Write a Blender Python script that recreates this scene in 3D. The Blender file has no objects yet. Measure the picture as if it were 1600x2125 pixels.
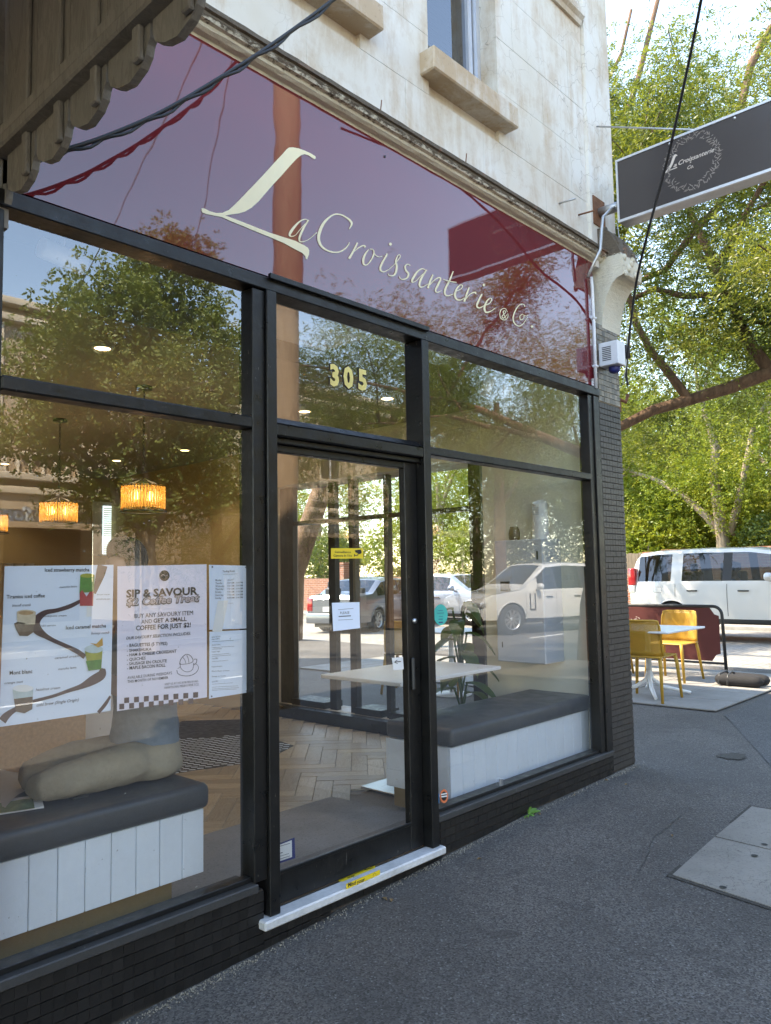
import bpy, bmesh, math, random
import numpy as np
from mathutils import Vector, Matrix
rnd = random.Random(7)
PI = math.pi
scn = bpy.context.scene
COL = scn.collection

# ------------------------------------------------------------------ camera
camd = bpy.data.cameras.new('camera'); cam = bpy.data.objects.new('camera', camd); COL.objects.link(cam)
scn.camera = cam
CR = Vector((0.6821011, -0.73103832, -0.017918)); CU = Vector((-0.0464756, -0.06779183, 0.99661642)); CF = Vector((0.72977949, 0.67896041, 0.08021632))
CC = Vector((0, -2.591, 1.553))
cam.matrix_world = Matrix(((CR.x, CU.x, -CF.x, CC.x), (CR.y, CU.y, -CF.y, CC.y), (CR.z, CU.z, -CF.z, CC.z), (0, 0, 0, 1)))
camd.sensor_fit = 'VERTICAL'; camd.sensor_height = 36; camd.lens = 1620 / 2125 * 36
camd.clip_start = 0.05; camd.clip_end = 2000

# ------------------------------------------------------------------ sky and sun
SUN = Vector((-0.36, 0.50, 0.85)).normalized()
world = bpy.data.worlds.new('World'); scn.world = world; world.use_nodes = True
wn = world.node_tree.nodes; wl = world.node_tree.links
sky = wn.new('ShaderNodeTexSky'); sky.sky_type = 'NISHITA'; sky.sun_disc = False
sky.sun_elevation = math.asin(SUN.z); sky.sun_rotation = math.atan2(SUN.x, SUN.y)
sky.air_density = 1.0; sky.dust_density = 0.15; sky.ozone_density = 1.5
wl.new(sky.outputs[0], wn['Background'].inputs[0]); wn['Background'].inputs[1].default_value = 0.15
sd = bpy.data.lights.new('sun', 'SUN'); sd.energy = 2.1; sd.angle = math.radians(0.53); sd.color = (1, 0.94, 0.84)
so = bpy.data.objects.new('sun', sd); COL.objects.link(so); so.rotation_euler = SUN.to_track_quat('Z', 'Y').to_euler(); so.location = (0, 10, 20)
vs = scn.view_settings; vs.view_transform = 'Standard'; vs.look = 'None'; vs.gamma = 1; vs.use_curve_mapping = False; vs.exposure = 2.86
vs.use_white_balance = True; vs.white_balance_temperature = 7900; vs.white_balance_tint = 10
scn.cycles.use_denoising = True; scn.cycles.max_bounces = 10; scn.cycles.transparent_max_bounces = 24
scn.cycles.caustics_reflective = False; scn.cycles.caustics_refractive = False; scn.cycles.sample_clamp_indirect = 6

# pixel (of the 1600 x 2125 photograph) -> point on a plane of the place
def ray(u, v): return CR * ((u - 800) / 1620) - CU * ((v - 1062.5) / 1620) + CF
def onY(u, v, y=0.0):
    d = ray(u, v); return CC + d * ((y - CC.y) / d.y)
def onX(u, v, x):
    d = ray(u, v); return CC + d * ((x - CC.x) / d.x)
def onZ(u, v, z):
    d = ray(u, v); return CC + d * ((z - CC.z) / d.z)

# ------------------------------------------------------------------ materials
MATS = {}
def new_mat(name):
    m = bpy.data.materials.new(name); m.use_nodes = True; MATS[name] = m
    nt = m.node_tree; return m, nt, nt.nodes, nt.links, nt.nodes['Principled BSDF'], nt.nodes['Material Output']
def noise(nt, vec, scale, detail=4, rough=.55, dist=0):
    n = nt.nodes.new('ShaderNodeTexNoise'); n.inputs['Scale'].default_value = scale; n.inputs['Detail'].default_value = detail
    n.inputs['Roughness'].default_value = rough; n.inputs['Distortion'].default_value = dist
    nt.links.new(vec, n.inputs['Vector']); return n.outputs['Fac']
def mrange(nt, f, a, b, c=0., d=1.):
    n = nt.nodes.new('ShaderNodeMapRange'); nt.links.new(f, n.inputs[0])
    for i, v in zip((1, 2, 3, 4), (a, b, c, d)): n.inputs[i].default_value = v
    return n.outputs[0]
def mixc(nt, fac, a, b, mode='MIX'):
    n = nt.nodes.new('ShaderNodeMix'); n.data_type = 'RGBA'; n.blend_type = mode
    for i, v in ((0, fac), (6, a), (7, b)):
        if isinstance(v, (int, float)): n.inputs[i].default_value = v
        elif isinstance(v, tuple): n.inputs[i].default_value = (*v[:3], 1)
        else: nt.links.new(v, n.inputs[i])
    return n.outputs[2]
def mth(nt, op, a, b=0.):
    n = nt.nodes.new('ShaderNodeMath'); n.operation = op
    for i, v in ((0, a), (1, b)):
        if isinstance(v, (int, float)): n.inputs[i].default_value = v
        else: nt.links.new(v, n.inputs[i])
    return n.outputs[0]
def objco(nt): return nt.nodes.new('ShaderNodeTexCoord').outputs['Object']
def worldco(nt): return nt.nodes.new('ShaderNodeNewGeometry').outputs['Position']
def mapping(nt, vec, scale=(1, 1, 1), rot=(0, 0, 0)):
    n = nt.nodes.new('ShaderNodeMapping'); n.inputs['Scale'].default_value = scale; n.inputs['Rotation'].default_value = rot
    nt.links.new(vec, n.inputs['Vector']); return n.outputs[0]
def bumpn(nt, h, strength, dist=.01):
    n = nt.nodes.new('ShaderNodeBump'); n.inputs['Strength'].default_value = strength; n.inputs['Distance'].default_value = dist
    nt.links.new(h, n.inputs['Height']); return n.outputs[0]
def rgb(c, f=1.): return tuple(max(0, min(1, x * f)) for x in c)
def mat(name, col, rough=.6, metal=0., var=.12, scale=5, bump=0., bscale=70, spec=.5, coat=0., rn=0., rvar=.0, co='obj', emit=None, estr=0.):
    if name in MATS: return MATS[name]
    m, nt, N, L, p, out = new_mat(name)
    v = objco(nt) if co == 'obj' else worldco(nt)
    f = mth(nt, 'ADD', mth(nt, 'MULTIPLY', noise(nt, v, scale, 5), .65), mth(nt, 'MULTIPLY', noise(nt, v, scale * 7, 3), .35))
    c = mixc(nt, mrange(nt, f, .3, .7), rgb(col, 1 - var), rgb(col, 1 + var))
    if rn:
        oi = N.new('ShaderNodeObjectInfo'); r = mrange(nt, oi.outputs['Random'], 0, 1, 1 - rn, 1 + rn)
        h = N.new('ShaderNodeHueSaturation'); L.new(c, h.inputs['Color']); L.new(r, h.inputs['Value']); c = h.outputs[0]
    L.new(c, p.inputs['Base Color']); p.inputs['Metallic'].default_value = metal
    p.inputs['Specular IOR Level'].default_value = spec
    if rvar: L.new(mrange(nt, noise(nt, v, scale * 2.3, 4), .3, .7, max(.02, rough - rvar), min(1, rough + rvar)), p.inputs['Roughness'])
    else: p.inputs['Roughness'].default_value = rough
    if coat: p.inputs['Coat Weight'].default_value = coat; p.inputs['Coat Roughness'].default_value = .04
    if bump: L.new(bumpn(nt, noise(nt, v, bscale, 4), bump), p.inputs['Normal'])
    if emit: p.inputs['Emission Color'].default_value = (*emit, 1); p.inputs['Emission Strength'].default_value = estr
    return m

def glass_mat(name, ior=1.85, tint=(.93, .95, .94), rough=0.0, dirt=0.0):
    m, nt, N, L, p, out = new_mat(name); N.remove(p)
    tr = N.new('ShaderNodeBsdfTransparent'); tr.inputs[0].default_value = (*tint, 1)
    gl = N.new('ShaderNodeBsdfGlossy'); gl.inputs['Roughness'].default_value = rough; gl.inputs[0].default_value = (1, 1, 1, 1)
    fr = N.new('ShaderNodeFresnel'); ge = N.new('ShaderNodeNewGeometry'); L.new(mrange(nt, ge.outputs['Backfacing'], 0, 1, ior, 1 / ior), fr.inputs[0])   # a thin sheet: the same reflection from both sides
    b = bumpn(nt, noise(nt, objco(nt), 1.1, 1), .05, .006)
    L.new(b, gl.inputs['Normal'])
    mx = N.new('ShaderNodeMixShader'); L.new(fr.outputs[0], mx.inputs[0]); L.new(tr.outputs[0], mx.inputs[1]); L.new(gl.outputs[0], mx.inputs[2])
    o = mx.outputs[0]
    if dirt:
        df = N.new('ShaderNodeBsdfDiffuse'); df.inputs[0].default_value = (.7, .68, .62, 1)
        sp = mrange(nt, noise(nt, objco(nt), 75, 2, .5), .74, .80, 0, dirt)
        m2 = N.new('ShaderNodeMixShader'); L.new(sp, m2.inputs[0]); L.new(o, m2.inputs[1]); L.new(df.outputs[0], m2.inputs[2]); o = m2.outputs[0]
    L.new(o, out.inputs[0]); return m

def wall_mat(name='stained_cream_render', lo=.50, hi=.70, amt=.62):
    m, nt, N, L, p, out = new_mat(name)
    v = worldco(nt)
    base = mixc(nt, mrange(nt, noise(nt, v, 1.3, 5), .35, .65), (.72, .69, .63), (.64, .58, .48))
    st = mapping(nt, v, (3.2, 3.2, .55))
    bl_ = noise(nt, v, 2.3, 9, .72, .3)
    stain = mrange(nt, mth(nt, 'ADD', mth(nt, 'MULTIPLY', noise(nt, st, 1.6, 7, .7, .4), .5), mth(nt, 'MULTIPLY', bl_, .5)), lo + .01, hi - .05)
    c = mixc(nt, mth(nt, 'MULTIPLY', stain, amt), base, (.44, .29, .15))
    fine = mrange(nt, noise(nt, v, 38, 4, .7), .58, .72)
    c = mixc(nt, mth(nt, 'MULTIPLY', mth(nt, 'MULTIPLY', fine, stain), .5), c, (.25, .18, .12))
    vo = N.new('ShaderNodeTexVoronoi'); vo.feature = 'DISTANCE_TO_EDGE'; vo.inputs['Scale'].default_value = 5.5
    dv = N.new('ShaderNodeVectorMath'); dv.operation = 'ADD'
    nn = N.new('ShaderNodeTexNoise'); nn.inputs['Scale'].default_value = 6; L.new(v, nn.inputs['Vector'])
    sc = N.new('ShaderNodeVectorMath'); sc.operation = 'SCALE'; sc.inputs['Scale'].default_value = .22; L.new(nn.outputs['Color'], sc.inputs[0])
    L.new(v, dv.inputs[0]); L.new(sc.outputs[0], dv.inputs[1]); L.new(dv.outputs[0], vo.inputs['Vector'])
    crack = mth(nt, 'MULTIPLY', mrange(nt, vo.outputs['Distance'], 0, .012, 1, 0), mrange(nt, noise(nt, v, 1.1, 3), .47, .60))
    c = mixc(nt, mth(nt, 'MULTIPLY', crack, .7), c, (.26, .21, .16))
    L.new(c, p.inputs['Base Color']); p.inputs['Roughness'].default_value = .85
    h = mth(nt, 'SUBTRACT', mth(nt, 'MULTIPLY', noise(nt, v, 26, 5, .6), .5), crack)
    L.new(bumpn(nt, h, .35, .006), p.inputs['Normal']); return m

def mossy_mat():
    m, nt, N, L, p, out = new_mat('weathered_moulding')
    v = worldco(nt)
    sx = N.new('ShaderNodeSeparateXYZ'); L.new(v, sx.inputs[0])
    up = mrange(nt, sx.outputs['Z'], 3.762, 3.80, 0, 1)
    n1 = noise(nt, mapping(nt, v, (1, 1, 2.4)), 22, 6, .75)
    f = mrange(nt, mth(nt, 'ADD', mth(nt, 'MULTIPLY', n1, 1.0), mth(nt, 'MULTIPLY', up, .34)), .60, .72)
    c = mixc(nt, f, mixc(nt, noise(nt, v, 9, 4), (.72, .67, .54), (.60, .54, .42)), mixc(nt, noise(nt, v, 60, 3), (.07, .055, .04), (.17, .13, .09)))
    pk = mth(nt, 'MULTIPLY', mrange(nt, noise(nt, v, 7, 3), .60, .68), up)
    c = mixc(nt, mth(nt, 'MULTIPLY', pk, .4), c, (.42, .20, .13))
    L.new(c, p.inputs['Base Color']); p.inputs['Roughness'].default_value = .9
    L.new(bumpn(nt, n1, .6, .012), p.inputs['Normal']); return m

def asphalt_mat(name, col, lightf=1.):
    m, nt, N, L, p, out = new_mat(name)
    v = worldco(nt)
    c = mixc(nt, mrange(nt, noise(nt, v, .9, 5), .35, .65), rgb(col, .74), rgb(col, 1.22))
    c = mixc(nt, mrange(nt, noise(nt, v, 2.7, 5, .65, .5), .54, .66, 0, .5), c, rgb(col, .55))
    c = mixc(nt, mrange(nt, noise(nt, v, 6.5, 2, .4), .68, .71, 0, .45), c, rgb(col, .45))
    c = mixc(nt, mrange(nt, noise(nt, mapping(nt, v, (1, 1, 1), (0, 0, .7)), 1.7, 6, .7, 1.), .60, .72, 0, .4), c, rgb(col, 1.6))
    vo = N.new('ShaderNodeTexVoronoi'); vo.inputs['Scale'].default_value = 150; L.new(v, vo.inputs['Vector'])
    sep = N.new('ShaderNodeSeparateColor'); L.new(vo.outputs['Color'], sep.inputs[0])
    c = mixc(nt, mrange(nt, sep.outputs[0], .0, .9, .0, 1.), rgb(col, .38), c)
    c = mixc(nt, mrange(nt, sep.outputs[1], .95, .98, 0, .4), c, rgb((.30, .30, .29), lightf))
    c = mixc(nt, mrange(nt, noise(nt, v, 34, 2, .4), .79, .80, 0, .5), c, (.4, .4, .38))
    L.new(c, p.inputs['Base Color']); p.inputs['Roughness'].default_value = .8; p.inputs['Specular IOR Level'].default_value = .4
    L.new(bumpn(nt, mth(nt, 'ADD', vo.outputs['Distance'], mth(nt, 'MULTIPLY', noise(nt, v, 8, 3), .8)), .5, .004), p.inputs['Normal']); return m

def concrete_mat(name, col, speck=.5, crack=0.):
    m, nt, N, L, p, out = new_mat(name)
    v = worldco(nt)
    c = mixc(nt, mrange(nt, noise(nt, v, 3.2, 6, .6), .32, .68), rgb(col, .78), rgb(col, 1.12))
    oi = N.new('ShaderNodeObjectInfo')
    c = mixc(nt, mrange(nt, oi.outputs['Random'], 0, 1, 0, .3), c, rgb(col, .72))
    c = mixc(nt, mrange(nt, noise(nt, v, 75, 3, .6), .56, .68, 0, speck), c, rgb(col, .42))
    if crack:
        vo = N.new('ShaderNodeTexVoronoi'); vo.feature = 'DISTANCE_TO_EDGE'; vo.inputs['Scale'].default_value = 24
        nn = N.new('ShaderNodeTexNoise'); nn.inputs['Scale'].default_value = 12; L.new(v, nn.inputs['Vector'])
        sc = N.new('ShaderNodeVectorMath'); sc.operation = 'SCALE'; sc.inputs['Scale'].default_value = .12; L.new(nn.outputs['Color'], sc.inputs[0])
        dv = N.new('ShaderNodeVectorMath'); dv.operation = 'ADD'; L.new(v, dv.inputs[0]); L.new(sc.outputs[0], dv.inputs[1]); L.new(dv.outputs[0], vo.inputs['Vector'])
        ck = mth(nt, 'MULTIPLY', mrange(nt, vo.outputs['Distance'], 0, .035, 1, 0), mrange(nt, noise(nt, v, 5, 3), .42, .58))
        c = mixc(nt, mth(nt, 'MULTIPLY', ck, crack), c, rgb(col, .3))
    L.new(c, p.inputs['Base Color']); p.inputs['Roughness'].default_value = .85
    L.new(bumpn(nt, noise(nt, v, 90, 4), .35, .004), p.inputs['Normal']); return m

def brick_mat(name, c1, c2, mortar, sx=.23, sz=.075, axis='y', bump=.5):
    m, nt, N, L, p, out = new_mat(name)
    v = worldco(nt); s = N.new('ShaderNodeSeparateXYZ'); L.new(v, s.inputs[0]); cb = N.new('ShaderNodeCombineXYZ')
    a, b = {'y': ('Y', 'Z'), 'x': ('X', 'Z'), 'g': ('X', 'Y')}[axis]
    L.new(s.outputs[a], cb.inputs[0]); L.new(s.outputs[b], cb.inputs[1])
    br = N.new('ShaderNodeTexBrick'); L.new(cb.outputs[0], br.inputs['Vector']); br.inputs['Scale'].default_value = 1
    br.inputs['Brick Width'].default_value = sx; br.inputs['Row Height'].default_value = sz; br.inputs['Mortar Size'].default_value = .008
    br.inputs['Color1'].default_value = (*c1, 1); br.inputs['Color2'].default_value = (*c2, 1); br.inputs['Mortar'].default_value = (*mortar, 1)
    c = mixc(nt, mrange(nt, noise(nt, v, 9, 4), .35, .65, 0, .4), br.outputs['Color'], rgb(c1, .6))
    L.new(c, p.inputs['Base Color']); p.inputs['Roughness'].default_value = .85
    L.new(bumpn(nt, mth(nt, 'SUBTRACT', 1., br.outputs['Fac']), bump, .008), p.inputs['Normal']); return m

def leaf_mat(name, a, b, trans=.45, yel=.0):
    m, nt, N, L, p, out = new_mat(name)
    g = N.new('ShaderNodeNewGeometry')
    r = g.outputs['Random Per Island']
    c = mixc(nt, r, a, b)
    big = noise(nt, g.outputs['Position'], .8, 3)
    c = mixc(nt, mrange(nt, big, .4, .65, 0, .5), c, rgb(b, 1.15))
    if yel: c = mixc(nt, mth(nt, 'MULTIPLY', mrange(nt, noise(nt, g.outputs['Position'], .55, 3), .48, .62, 0, yel), mrange(nt, r, .1, .8, .3, 1)), c, (.34, .27, .035))
    L.new(c, p.inputs['Base Color']); p.inputs['Roughness'].default_value = .45; p.inputs['Specular IOR Level'].default_value = .35
    t = N.new('ShaderNodeBsdfTranslucent'); L.new(mixc(nt, .5, c, (.50, .55, .06)), t.inputs[0])
    mx = N.new('ShaderNodeMixShader'); mx.inputs[0].default_value = trans; L.new(p.outputs[0], mx.inputs[1]); L.new(t.outputs[0], mx.inputs[2])
    L.new(mx.outputs[0], out.inputs[0]); return m

def bark_mat(name, a, b):
    m, nt, N, L, p, out = new_mat(name)
    v = worldco(nt); n = noise(nt, mapping(nt, v, (1, 1, .3)), 16, 6, .65, .6)
    L.new(mixc(nt, mrange(nt, n, .35, .65), a, b), p.inputs['Base Color']); p.inputs['Roughness'].default_value = .9
    L.new(bumpn(nt, n, .8, .03), p.inputs['Normal']); return m

def wood_mat(name, a, b, dirx=(1, 9, 9), rn=.25, rough=.45, bump=.15, scale=3.):
    m, nt, N, L, p, out = new_mat(name)
    tc = objco(nt); oi = N.new('ShaderNodeObjectInfo')
    cb = N.new('ShaderNodeCombineXYZ'); L.new(mth(nt, 'MULTIPLY', oi.outputs['Random'], 37.), cb.inputs[0]); L.new(mth(nt, 'MULTIPLY', oi.outputs['Random'], 11.), cb.inputs[1])
    ad = N.new('ShaderNodeVectorMath'); ad.operation = 'ADD'; L.new(tc, ad.inputs[0]); L.new(cb.outputs[0], ad.inputs[1])
    mp = mapping(nt, ad.outputs[0], dirx); n = noise(nt, mp, scale, 6, .6, 1.4)
    rings = N.new('ShaderNodeMath'); rings.operation = 'SINE'; L.new(mth(nt, 'MULTIPLY', n, 42.), rings.inputs[0])
    f = mrange(nt, mth(nt, 'ADD', mth(nt, 'MULTIPLY', rings.outputs[0], .12), n), .25, .75)
    c = mixc(nt, f, a, b)
    h = N.new('ShaderNodeHueSaturation'); L.new(c, h.inputs['Color']); L.new(mrange(nt, oi.outputs['Random'], 0, 1, 1 - rn, 1 + rn), h.inputs['Value'])
    L.new(h.outputs[0], p.inputs['Base Color']); p.inputs['Roughness'].default_value = rough
    L.new(bumpn(nt, f, bump, .003), p.inputs['Normal']); return m

def chipped(name, chip, amt=.8):      # paint wear with a shape of its own
    m = MATS[name]; nt = m.node_tree; p = nt.nodes['Principled BSDF']; l = p.inputs['Base Color'].links[0]; src = l.from_socket
    v = worldco(nt); f = mth(nt, 'MULTIPLY', mrange(nt, noise(nt, mapping(nt, v, (1, 1, .35)), 55, 3, .7), .66, .70), mrange(nt, noise(nt, v, 3.5, 3), .52, .62, 0, amt))
    nt.links.new(mixc(nt, f, src, chip), p.inputs['Base Color'])
wall_mat(lo=.46, hi=.66, amt=.66); wall_mat('stained_sill', .36, .58, .8); mossy_mat()
asphalt_mat('asphalt', (.132, .120, .109)); asphalt_mat('asphalt_patch', (.115, .113, .112)); asphalt_mat('road_asphalt', (.14, .135, .13))
concrete_mat('paving_concrete', (.27, .258, .24), .35); concrete_mat('pit_concrete', (.25, .23, .20), .45, .75); concrete_mat('slab_concrete', (.27, .26, .25), .6)
concrete_mat('kerb_stone', (.30, .29, .27), .4)
brick_mat('red_brick', (.30, .105, .055), (.38, .16, .085), (.45, .40, .34)); brick_mat('red_brick_x', (.42, .15, .08), (.50, .22, .12), (.45, .40, .34), axis='x')
brick_mat('pale_brick_x', (.52, .40, .28), (.58, .46, .33), (.48, .40, .30), axis='x', bump=.25)
brick_mat('street_pavers', (.26, .24, .21), (.32, .295, .26), (.15, .14, .125), .24, .12, 'g', .4)
glass_mat('shop_glass', 2.3, (.97, .98, .97), dirt=.4); glass_mat('upper_glass', 2.3, (.25, .27, .30)); glass_mat('car_glass', 1.6, (.27, .31, .30)); glass_mat('side_glass', 1.35, (.95, .96, .95))
leaf_mat('leaf_feathery', (.018, .045, .010), (.085, .125, .018), .34, .45); leaf_mat('leaf_bright', (.06, .12, .014), (.19, .24, .022), .36, .5); leaf_mat('leaf_sunny', (.06, .10, .02), (.19, .23, .045), .32, .35)  # leaf_sunny is the feathery leaf lightened, sunlight put into its colour
leaf_mat('leaf_dark', (.03, .07, .02), (.07, .11, .03), .3); leaf_mat('leaf_broad', (.10, .145, .04), (.25, .28, .08), .28)
leaf_mat('leaf_house', (.02, .06, .02), (.04, .10, .03), .25); leaf_mat('leaf_weed', (.10, .24, .04), (.14, .30, .06), .3)
bark_mat('bark_red', (.09, .05, .03), (.19, .11, .065)); bark_mat('bark_grey', (.24, .19, .14), (.36, .29, .21))
wood_mat('herringbone_oak', (.30, .225, .145), (.46, .37, .25), (2.2, 14, 14), .22, .4)
wood_mat('grey_paint_timber', (.145, .132, .116), (.215, .197, .175), (6, 6, 1.2), .10, .65, .35)
wood_mat('pole_timber', (.30, .20, .13), (.42, .30, .20), (3, 3, .4), .05, .85, .5)
mat('black_frame', (.0085, .0083, .0082), .38, 0, .3, 7, .12, 45, .4, rvar=.12)
mat('black_tile', (.0115, .0105, .010), .42, 0, .3, 9, .1, 60, rn=.35, rvar=.12)
mat('charcoal_tile', (.055, .050, .047), .5, 0, .2, 9, .1, 60, rn=.3)
mat('brown_tile', (.15, .12, .085), .35, 0, .3, 9, .1, 60, rn=.55)
mat('grout_dark', (.045, .038, .033), .95, 0, .3, 20, .3, 90); mat('grout_pale', (.55, .50, .40), .95, 0, .2, 20)
mat('cream_letter', (.86, .74, .46), .45, 0, .04); mat('gold_letter', (.70, .58, .22), .35, .5, .15, 30); mat('grey_letter', (.62, .53, .46), .5); mat('wreath_grey', (.26, .215, .185), .5)
mat('alu', (.62, .63, .65), .4, .6, .08); mat('steel', (.55, .56, .58), .3, .9, .1, 6); mat('galv', (.45, .45, .44), .45, .8, .15, 12)
mat('sign_face', (.055, .047, .046), .22, 0, .05, 3); mat('white_plastic', (.74, .74, .73), .5, 0, .06, 9); mat('dark_plastic', (.03, .032, .035), .4)
mat('rust', (.20, .085, .04), .85, .2, .4, 20, .4, 90); mat('cable_black', (.012, .012, .013), .5); mat('white_sky_tint', (.74, .79, .86), .5, 0, .05, 5, .08, 60, rn=.03)  # the bluish white of the panels carries sky light in its colour
mat('vinyl_grey', (.058, .058, .061), .42, 0, .15, 4, .35, 9, rvar=.08); mat('ply_kick', (.36, .24, .10), .6, 0, .12, 4)
mat('marble', (.60, .60, .60), .35, 0, .24, 7); mat('yellow_sticker', (.80, .58, .03), .5, 0, .05); mat('ink', (.015, .014, .016), .6, 0, .05); mat('ink_grey', (.16, .17, .20), .6)
mat('paper_sky_tint', (.74, .82, .96), .55, 0, .02, 3, .06, 7); mat('paper_pink', (.80, .75, .87), .55, 0, .02, 3, .06, 7); mat('paper_white', (.80, .80, .80), .6, 0, .02)  # blue cast of the coloured papers is sky light put into the colour
mat('print_brown', (.075, .035, .035), .5, 0, .1); mat('print_green', (.05, .22, .03), .5, 0, .35, 40); mat('print_red', (.40, .02, .04), .5, 0, .2, 30); mat('print_tan', (.45, .28, .14), .5, 0, .25, 40)
mat('print_cream', (.62, .52, .38), .5, 0, .15, 40); mat('print_pale', (.50, .60, .62), .5, 0, .15, 30); mat('print_lime', (.30, .32, .03), .5, 0, .3, 30); mat('print_honey', (.62, .33, .05), .5, 0, .3, 50); mat('print_coffee', (.14, .09, .06), .5, 0, .3, 60)
mat('print_mauve', (.50, .42, .44), .5); mat('teal_sticker', (.02, .48, .42), .45); mat('orange_sticker', (.75, .20, .08), .45); mat('blue_sticker', (.04, .30, .60), .45); mat('navy', (.02, .03, .16), .45)
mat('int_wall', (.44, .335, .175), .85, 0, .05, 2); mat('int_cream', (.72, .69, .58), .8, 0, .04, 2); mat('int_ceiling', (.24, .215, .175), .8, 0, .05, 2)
mat('cabinet_grey', (.52, .55, .60), .45, 0, .03); mat('skin', (.42, .25, .18), .55, 0, .08, 20); mat('grey_shirt', (.21, .25, .30), .9, 0, .2, 6, .9, 13); mat('khaki', (.40, .34, .25), .9, 0, .15, 7, .9, 14)
mat('hair_dark', (.03, .022, .018), .7, 0, .2, 30, .5, 120); mat('denim_blue', (.05, .13, .26), .9, 0, .2, 12, .3, 60); mat('yellow_chair', (.50, .28, .035), .5, 0, .06, 6)
mat('banner', (.085, .014, .012), .7, 0, .08, 3, .1, 12); mat('white_metal', (.74, .75, .76), .4, 0, .04); mat('black_fabric', (.012, .012, .014), .85, 0, .3, 20, .4, 70)
mat('tyre', (.018, .018, .018), .8, 0, .1); mat('rim', (.50, .51, .52), .3, .85, .05); mat('trim_black', (.015, .015, .016), .5); mat('tail_red', (.45, .012, .015), .15, coat=1); mat('lamp_clear', (.6, .6, .6), .15, .3, coat=1)
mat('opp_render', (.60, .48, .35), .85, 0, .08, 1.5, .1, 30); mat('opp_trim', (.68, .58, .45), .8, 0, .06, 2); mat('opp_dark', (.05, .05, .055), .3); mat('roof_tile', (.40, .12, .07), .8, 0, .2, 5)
mat('verandah_iron', (.40, .40, .38), .6, .2, .1, 4); mat('timber_fence', (.16, .13, .09), .85, 0, .2, 5, .2, 40); mat('mulch', (.10, .05, .025), .95, 0, .5, 40, .6, 60); mat('pink_flower', (.60, .15, .35), .6, 0, .2)
mat('sill_timber', (.04, .04, .04), .55, 0, .25, 14, .2, 60); mat('worn_asphalt', (.055, .05, .042), .95, 0, .4, 60, .8, 60); mat('grit', (.26, .235, .19), .95, 0, .5, 60, .5, 120); mat('dry_leaf', (.25, .15, .06), .8); mat('line_paint', (.70, .70, .68), .7, 0, .15, 12)
mat('newsprint', (.52, .47, .42), .85, 0, .06, 20); mat('photo_print', (.20, .26, .14), .6, 0, .5, 14); mat('exit_green', (.02, .35, .08), .4, emit=(.03, .45, .1), estr=.5)
mat('lamp_on', (1, .85, .6), .5, emit=(1, .72, .38), estr=2.0); mat('bulb_on', (1, .8, .5), .5, emit=(1, .66, .28), estr=1.4)
chipped('black_frame', (.22, .20, .18), .7); chipped('sill_timber', (.30, .29, .27), .8); chipped('marble', (.22, .20, .17), .7); chipped('white_sky_tint', (.45, .43, .40), .5); chipped('white_plastic', (.45, .42, .36), .5)
def sign_panel_mat():
    m, nt, N, L, p, out = new_mat('burgundy_gloss')
    p.inputs['Base Color'].default_value = (.145, .016, .019, 1); p.inputs['Roughness'].default_value = .02; p.inputs['IOR'].default_value = 1.74
    L.new(bumpn(nt, noise(nt, objco(nt), 2.4, 2), .10, .01), p.inputs['Normal'])
sign_panel_mat()
def amber_mat():
    m, nt, N, L, p, out = new_mat('amber_glass'); N.remove(p)
    a = N.new('ShaderNodeBsdfTransparent'); a.inputs[0].default_value = (.92, .74, .46, 1)
    t = N.new('ShaderNodeBsdfTranslucent'); t.inputs[0].default_value = (.80, .56, .24, 1)
    g = N.new('ShaderNodeBsdfGlossy'); g.inputs['Roughness'].default_value = .12
    x = N.new('ShaderNodeMixShader'); x.inputs[0].default_value = .38; L.new(a.outputs[0], x.inputs[1]); L.new(t.outputs[0], x.inputs[2])
    y = N.new('ShaderNodeMixShader'); y.inputs[0].default_value = .15; L.new(x.outputs[0], y.inputs[1]); L.new(g.outputs[0], y.inputs[2]); L.new(y.outputs[0], out.inputs[0])
amber_mat()
def perforated_mat():
    m, nt, N, L, p, out = new_mat('yellow_perforated')
    v = objco(nt); s = N.new('ShaderNodeSeparateXYZ'); L.new(v, s.inputs[0])
    k = 2 * PI / .018
    a = N.new('ShaderNodeMath'); a.operation = 'SINE'; L.new(mth(nt, 'MULTIPLY', mth(nt, 'ADD', s.outputs['Y'], s.outputs['Z']), k), a.inputs[0])
    b = N.new('ShaderNodeMath'); b.operation = 'SINE'; L.new(mth(nt, 'MULTIPLY', mth(nt, 'SUBTRACT', s.outputs['Y'], s.outputs['Z']), k), b.inputs[0])
    f = mth(nt, 'GREATER_THAN', mth(nt, 'MULTIPLY', a.outputs[0], b.outputs[0]), .30)
    p.inputs['Base Color'].default_value = (.50, .28, .035, 1); p.inputs['Roughness'].default_value = .5
    tr = N.new('ShaderNodeBsdfTransparent'); mx = N.new('ShaderNodeMixShader'); L.new(f, mx.inputs[0]); L.new(p.outputs[0], mx.inputs[1]); L.new(tr.outputs[0], mx.inputs[2]); L.new(mx.outputs[0], out.inputs[0])
perforated_mat()
def paint_mat(name, col, metal=.0, rough=.3):
    m, nt, N, L, p, out = new_mat(name)
    p.inputs['Base Color'].default_value = (*col, 1); p.inputs['Metallic'].default_value = metal; p.inputs['Roughness'].default_value = rough
    p.inputs['Coat Weight'].default_value = 1; p.inputs['Coat Roughness'].default_value = .03
    return m
paint_mat('paint_white', (.56, .55, .53)); paint_mat('paint_blue', (.33, .38, .46), .5); paint_mat('paint_grey', (.15, .16, .18), .5); paint_mat('paint_green', (.42, .46, .42), .4)
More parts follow.
